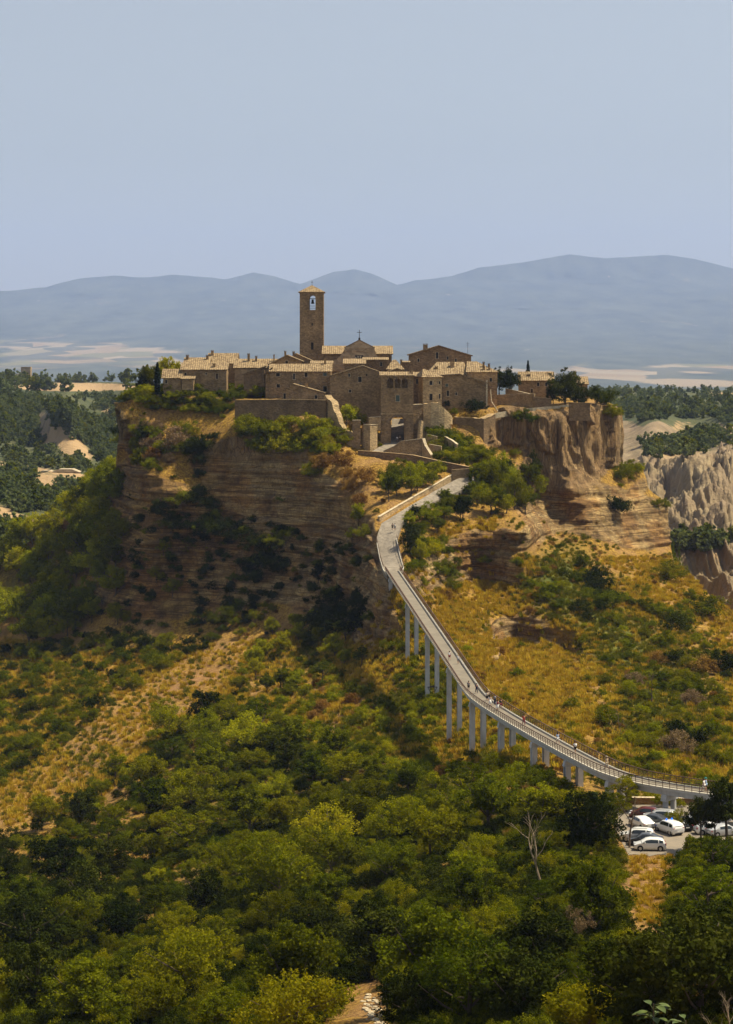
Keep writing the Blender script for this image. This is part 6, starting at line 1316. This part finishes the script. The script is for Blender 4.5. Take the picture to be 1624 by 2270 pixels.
# single trees that stand out in the foreground
pl('feather0', 1388, 1800, 95, 'tall feathery tree in front of the bridge beside the car park', wide=.8)
pl('feather1', 1340, 1860, 120, 'feathery tree under the low end of the bridge', wide=.85); pl('feather0', 1362, 1850, 110, 'feathery tree whose branches overhang the parked cars', wide=.8)
pl('oak1', 1250, 1830, 95, 'broad green tree below the middle piers', wide=1.0)
pl('cyp', 1313, 1880, 130, 'ivy smothered tree trunk forming a dark green column', 'ivy_tree', 'tree', 2.9); pl('cyp', 1290, 1880, 90, 'shorter ivy smothered trunk beside the dark green column', 'ivy_tree', 'tree', 2.8)
pl('pine0', 1553, 1888, 128, 'dark pine in front of the right end of the bridge', wide=.72); pl('pine1', 1612, 1890, 170, 'large dark pine at the right picture edge', wide=.72); pl('pine0', 1584, 1884, 110, 'dark pine between the two larger ones', wide=.6)
pl('oak3', 1500, 1836, 42, 'small drooping tree in the car park between the columns', wide=1.0, D=262)
pl('red0', 1280, 2120, 130, 'grey brown withered bush in the right foreground', 'withered_bush', 'bush', .62)
for px, py, h, lb in ((1560, 2290, 150, 'rust coloured young tree at the lower right corner'), (1470, 2300, 120, 'rust coloured sapling left of the lower right corner'), (1330, 2300, 90, 'rust coloured bush low in the right foreground')): pl('dry0', px, py, h, lb, wide=.5)
# bare trees
def bare_tree(name, px, py, hpx, label, seed, D=None, lean=(0, 0), mat=None, nb_=9):
    loc = hit(px, py) if D is None else W(px, py, D); h = hpx*loc.y/F; r = random.Random(seed); b = MB()
    def grow(p, d, L, rad, lv):
        q = p+d*L*.5+Vector((r.gauss(0, .05), r.gauss(0, .05), 0))*L; e = p+d*L+Vector((r.gauss(0, .08), r.gauss(0, .08), 0))*L; b.tube([p, q, e], [rad, rad*.8, rad*.55], 5)
        if lv:
            for k in range(3 if lv > 1 else 2):
                nd = (d+Vector((r.gauss(0, .55), r.gauss(0, .45), r.uniform(-.15, .45)))).normalized(); grow(e if k else q, nd, L*r.uniform(.5, .75), rad*.5, lv-1)
    grow(Vector((0, 0, -.3)), Vector((lean[0], lean[1], 1)).normalized(), h*.45, h*.022, 4)
    tr = b.build('trunk_and_branches', mat or M_PALE); o = empty(name, loc); tr.parent = o; tag(o, label, 'bare tree'); return o
bare_tree('dead_tree', 1203, 1992, 185, 'bare pale dead tree with forked branches in the right thicket', 3, lean=(-.12, 0))
bare_tree('bare_tree', 1015, 1520, 60, 'thin leafless tree on the yellow slope right of the bridge', 5, mat=M_BARK); bare_tree('bare_tree', 1375, 1640, 70, 'thin leafless tree on the slope above the lower bridge', 6, mat=M_BARK)
bare_tree('bare_tree', 1445, 1560, 80, 'slim leafless tree high on the right slope', 7, mat=M_BARK); bare_tree('bare_tree', 1395, 1880, 130, 'slim bare tree standing in front of the bridge near the car park', 8, mat=M_BARK)
# big leaved sapling close to the viewpoint, and a bare twig
def sapling(px, py, D, n, ls, label, seed, stem):
    o = empty('sapling', W(px, py, D)); tag(o, label, 'sapling'); r = random.Random(seed); b = MB(); b.tube([(0, 0, -stem), (.05, 0, -stem*.4), (0, 0, 0)], [.05, .035, .012], 6); b.build('stem', M_BARK, o)
    for k in range(n):
        a = r.uniform(0, 6.28); z = r.uniform(-.55, .05); L = ls*r.uniform(.7, 1.2); d = Vector((math.cos(a), math.sin(a), r.uniform(.05, .5))).normalized(); s_ = d.cross(Vector((0, 0, 1))).normalized(); p0 = Vector((0, 0, z)); q = MB(); vs = []; m_ = 7
        for i in range(m_):
            t = i/(m_-1); w = math.sin(PI*min(1, t*.92+.04))**.8*L*.30; c = p0+d*(L*.45+L*t)+Vector((0, 0, -.35*L*t*t)); vs += [c-s_*w+Vector((0, 0, .08*L)), c-Vector((0, 0, .02*L)), c+s_*w+Vector((0, 0, .08*L))]
        q.mesh(vs, [(i*3+j, i*3+j+1, (i+1)*3+j+1, (i+1)*3+j) for i in range(m_-1) for j in (0, 1)]); q.tube([p0, p0+d*L*.47], .008, 4); q.build('leaf', M_LEAF, o, smooth=True)
m = N('broad_leaf'); m.col(m.ramp(m.noise(m.coord(), 3, 4, .6), [(.3, (.035, .06, .012)), (.7, (.10, .13, .025))])); m.b.inputs['Roughness'].default_value = .55; M_LEAF = m.m
sapling(1448, 2225, 62, 15, .38, 'sapling with large broad leaves at the bottom right', 4, 8); sapling(1520, 2262, 60, 13, .42, 'second broad leaved sapling right of the first, lower', 9, 8)
sapling(1475, 2266, 58, 8, .36, 'low broad leaved sprout between the two saplings', 12, 8)
bare_tree('bare_twig', 1612, 2330, 150, 'bare forked twig at the lower right corner', 11, D=62, mat=M_PALE)
# ---- ground cover, stuff -----------------------------------------------------------------
def tuft(key, seed, mat, n=70, w=.9, h=1.0, ls=.5):
    r = np.random.default_rng(seed); V = []; 
    for k in range(n):
        a = r.random()*6.28; p = np.array([r.normal()*w*.35, r.normal()*w*.35, 0]); d = np.array([math.cos(a)*.45, math.sin(a)*.45, 1.0]); L = h*(.5+.6*r.random()); s = np.array([-math.sin(a), math.cos(a), 0])*ls*.12
        t = p+d*L; V += [p-s, p+s, t+s*.3, t-s*.3]
    V = np.array(V); cl = np.repeat(r.random(n), 4); PROTO[key] = (leaf_mesh('tuft', V, cl, mat), None)
L_STRAW = leaf_mat('dry_straw', (.20, .12, .014), (.39, .255, .026), (.58, .41, .055), .3, .5)
L_GGR = leaf_mat('green_grass_blades', (.06, .065, .008), (.13, .125, .012), (.22, .19, .022), .3, .5)
for j in range(2): tuft('straw%d' % j, 300+j, L_STRAW); tuft('ggrass%d' % j, 310+j, L_GGR)
def cover(name, poly, n, seed, dens, smin, smax, keys, label, cat, rockmax=1.0):
    r = random.Random(seed); xs = [p[0] for p in poly]; ys = [p[1] for p in poly]; P_ = []; S_ = []; k = 0
    while len(P_) < n and k < n*6:
        k += 1; x, y = r.uniform(min(xs), max(xs)), r.uniform(min(ys), max(ys))
        if not inpoly(x, y, poly) or any(inpoly(x, y, a) for a in ([AVOID[4]] if 'grass' in name else AVOID)) or (name != 'shade_scrub' and rock_at(x, y) > .45 and r.random() > .12) or (x > 1385 and 1790 < y < 1895): continue
        if dens is not None and r.random() > dens(x, y): continue
        p = HB.ray_cast(Vector((0, 0, 0)), W(x, y, 1.0).normalized(), 2000)
        if p[0] is None or abs(p[1].z) < rockmax: continue
        P_.append(p[0]); S_.append(r.uniform(smin, smax))
    return scatter(name, P_, S_, keys, label, cat)
ALL = [(-40,1240),(130,1140),(256,1020),(262,900),(700,900),(940,920),(1375,905),(1380,1040),(1440,1060),(1490,1230),(1640,1370),(1640,2300),(-40,2300)]
def nz2(x, y, s, k): return float(vn(np.array([x/k]), np.array([y/k]), None, s)[0])
def gmap(x, y): return float(blobs(np.array([x*1.]), np.array([y*1.]), [(1230,1290,75,90,35,1.0),(1340,1400,100,90,40,.75),(1500,1500,120,130,0,.5),(940,1540,75,110,20,.9),(900,1430,30,60,0,.4),(700,1850,300,80,-20,.7),(1130,1620,60,40,0,.6),(1500,1600,150,150,0,.5),(900,1900,500,200,0,.6),(1420,1620,60,60,0,.5),(600,1700,250,60,-20,.6),(100,1620,120,80,-20,.45),(640,1480,140,70,0,.5)])[0])
SL = [(780,1380),(840,1340),(900,1280),(980,1160),(1160,1140),(1480,1230),(1640,1370),(1640,1780),(1200,1700),(900,1700),(600,1640),(480,1560),(200,1790),(-40,1860),(-40,1410),(200,1440),(500,1430)]
cover('dry_grass', SL, 16000, 21, lambda x, y: max(.05, 1-gmap(x, y)*1.1-max(0, nz2(x, y, 3, 40))*.9)*(not (1100 < x < 1500 and y < 1235))*(.3 if inpoly(x, y, AVOID[2]) else 1), .45, 1.1, ['straw0', 'straw1'], 'golden dry grass covering the sunny slopes', 'dry grass', .52)
cover('green_grass', SL+[], 8000, 22, lambda x, y: min(1, gmap(x, y)+.10+.5*max(0, nz2(x, y, 9, 60))), .4, 1.0, ['ggrass0', 'ggrass1'], 'green grass patches on the slopes', 'grass', .52)
cover('dry_scrub', [(270,900)]+ALL[3:], 600, 23, lambda x, y: .75*(nz2(x, y, 77, 70) > .0) if y < 1750 else .1, .6, 1.6, ['bdry0', 'bdry1', 'bolive0', 'bdry0'], 'tawny low scrub dotting slopes and ledges', 'scrub', .42)
cover('low_scrub', ALL, 1600, 24, lambda x, y: min(1, .03+(.35 if x > 1380 and y > 1380 else 0)+gmap(x, y)*.5*(x > 1000)+gmap(x, y)*(x <= 1000)+.5*max(0, nz2(x, y, 19, 90))*(x < 850 or x > 1350)+(.5 if 1560 < y < 1760 and x < 1000 else 0)), 1.0, 2.6, ['bolive0', 'bolive1', 'bgreen0', 'bgreen1', 'bbright0'], 'low green scrub between grass and rocks', 'scrub', .35)
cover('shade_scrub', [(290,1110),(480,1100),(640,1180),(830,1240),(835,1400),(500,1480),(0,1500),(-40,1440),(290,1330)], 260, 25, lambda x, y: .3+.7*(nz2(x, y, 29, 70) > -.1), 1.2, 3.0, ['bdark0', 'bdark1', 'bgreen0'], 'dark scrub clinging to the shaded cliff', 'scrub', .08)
cover('undergrowth', FG, 3200, 26, None, 1.2, 2.9, ['bdark0', 'bolive1', 'bgreen0', 'bdark1', 'bdark0', 'bgreen1'], 'dense green undergrowth filling the thicket below the hill', 'undergrowth', .2)  # mostly dark kinds: deep shade between the trees put into leaf colour
cover('track_grass', [(1390,1900),(1490,1900),(1478,2000),(1470,2060),(1410,2040)], 260, 27, lambda x, y: .3+.7*(nz2(x, y, 5, 14) > 0), .25, .6, ['straw0', 'straw1'], 'short dry grass tufts on the dirt track below the car park', 'dry grass', .2)
# pale stones of the track at the bottom
b = MB(); r_ = random.Random(3)
for k in range(70):
    x, y = r_.gauss(830, 16), r_.uniform(2205, 2280); p = hit(x, y)
    if p is None: continue
    s = r_.uniform(.12, .42); vs = []; 
    for a in range(7): vs.append(p+Vector((math.cos(a/7*6.28)*s*r_.uniform(.7, 1.2), math.sin(a/7*6.28)*s*r_.uniform(.7, 1.2), -.05)))
    vs += [v+Vector((0, 0, s*.55)) for v in vs]; vs = vs[:7]+[p+(v-p)*.75 for v in vs[7:]]
    b.mesh(vs, [tuple(range(7, 14))]+[(a, (a+1) % 7, 7+(a+1) % 7, 7+a) for a in range(7)])
tag(b.build('track_stones', S_CAP), 'pale loose stones on the dirt track at the bottom', 'stones', kind='stuff')
# farm house and old tower far away on the left
def far_house(name, px, py, w, h, d, D, label, roof=True, mat=None):
    p = W(px, py, D); o = empty(name, p); tag(o, label, 'farmhouse' if roof else 'tower'); b = MB(); b.box((0, 0, h/2-1), (w, d, h+2)); b.build('wall', mat or S_PLASTER, o)
    b = MB()
    if roof: b.prism([(-w/2-.6, 0), (w/2+.6, 0), (w*.25, h*.5), (-w*.25, h*.5)], lambda q: Vector((q[0], -d/2-.6, h+q[1])), lambda q: Vector((q[0], d/2+.6, h+q[1])))
    else: b.prism([(-w/2-.3, 0), (w/2+.3, 0), (w/2, .8), (-w/2, .8)], lambda q: Vector((q[0], -d/2-.3, h+q[1])), lambda q: Vector((q[0], d/2+.3, h+q[1])))
    b.build('roof', S_CAP if roof else S_TAN, o)
    b = MB()
    for k in range(3 if roof else 1): b.box(((k-1)*w*.28 if roof else 0, -d/2-.02, h*.5), (1.0, .1, 1.6))
    b.build('windows', M_PANE, o)
far_house('farmhouse', 147, 1059, 14, 3.2, 8, 1085, 'pale farmhouse with low roof in the valley on the left'); far_house('farm_shed', 104, 1056, 8, 2.2, 5, 1090, 'small white shed beside the valley farmhouse')
far_house('old_tower', 58, 838, 10, 11, 9, 2150, 'ruined square stone tower on the far left plateau', False, S_TAN); far_house('tower_annex', 46, 842, 14, 4.5, 9, 2160, 'low house beside the old square tower', True, S_TAN)
print('COUNTS', N1, N2, N3, N4, N5, N6)
HAZE_D = 3.8e-5
bm = MB(); bm.box((0, 14950, 857), (60000, 30300, 1986))
hz = N('haze_air'); hz.t.nodes.remove(hz.b)
pv = hz.n('VolumePrincipled'); hz.l(pv.outputs[0], hz.out.inputs['Volume'])
pv.inputs['Density'].default_value = HAZE_D; pv.inputs['Color'].default_value = (.46, .60, 1.0, 1); pv.inputs['Anisotropy'].default_value = 0.0
ho = bm.build('haze', hz.m); tag(ho, 'pale blue summer haze over the valley and far hills', 'haze', kind='stuff')
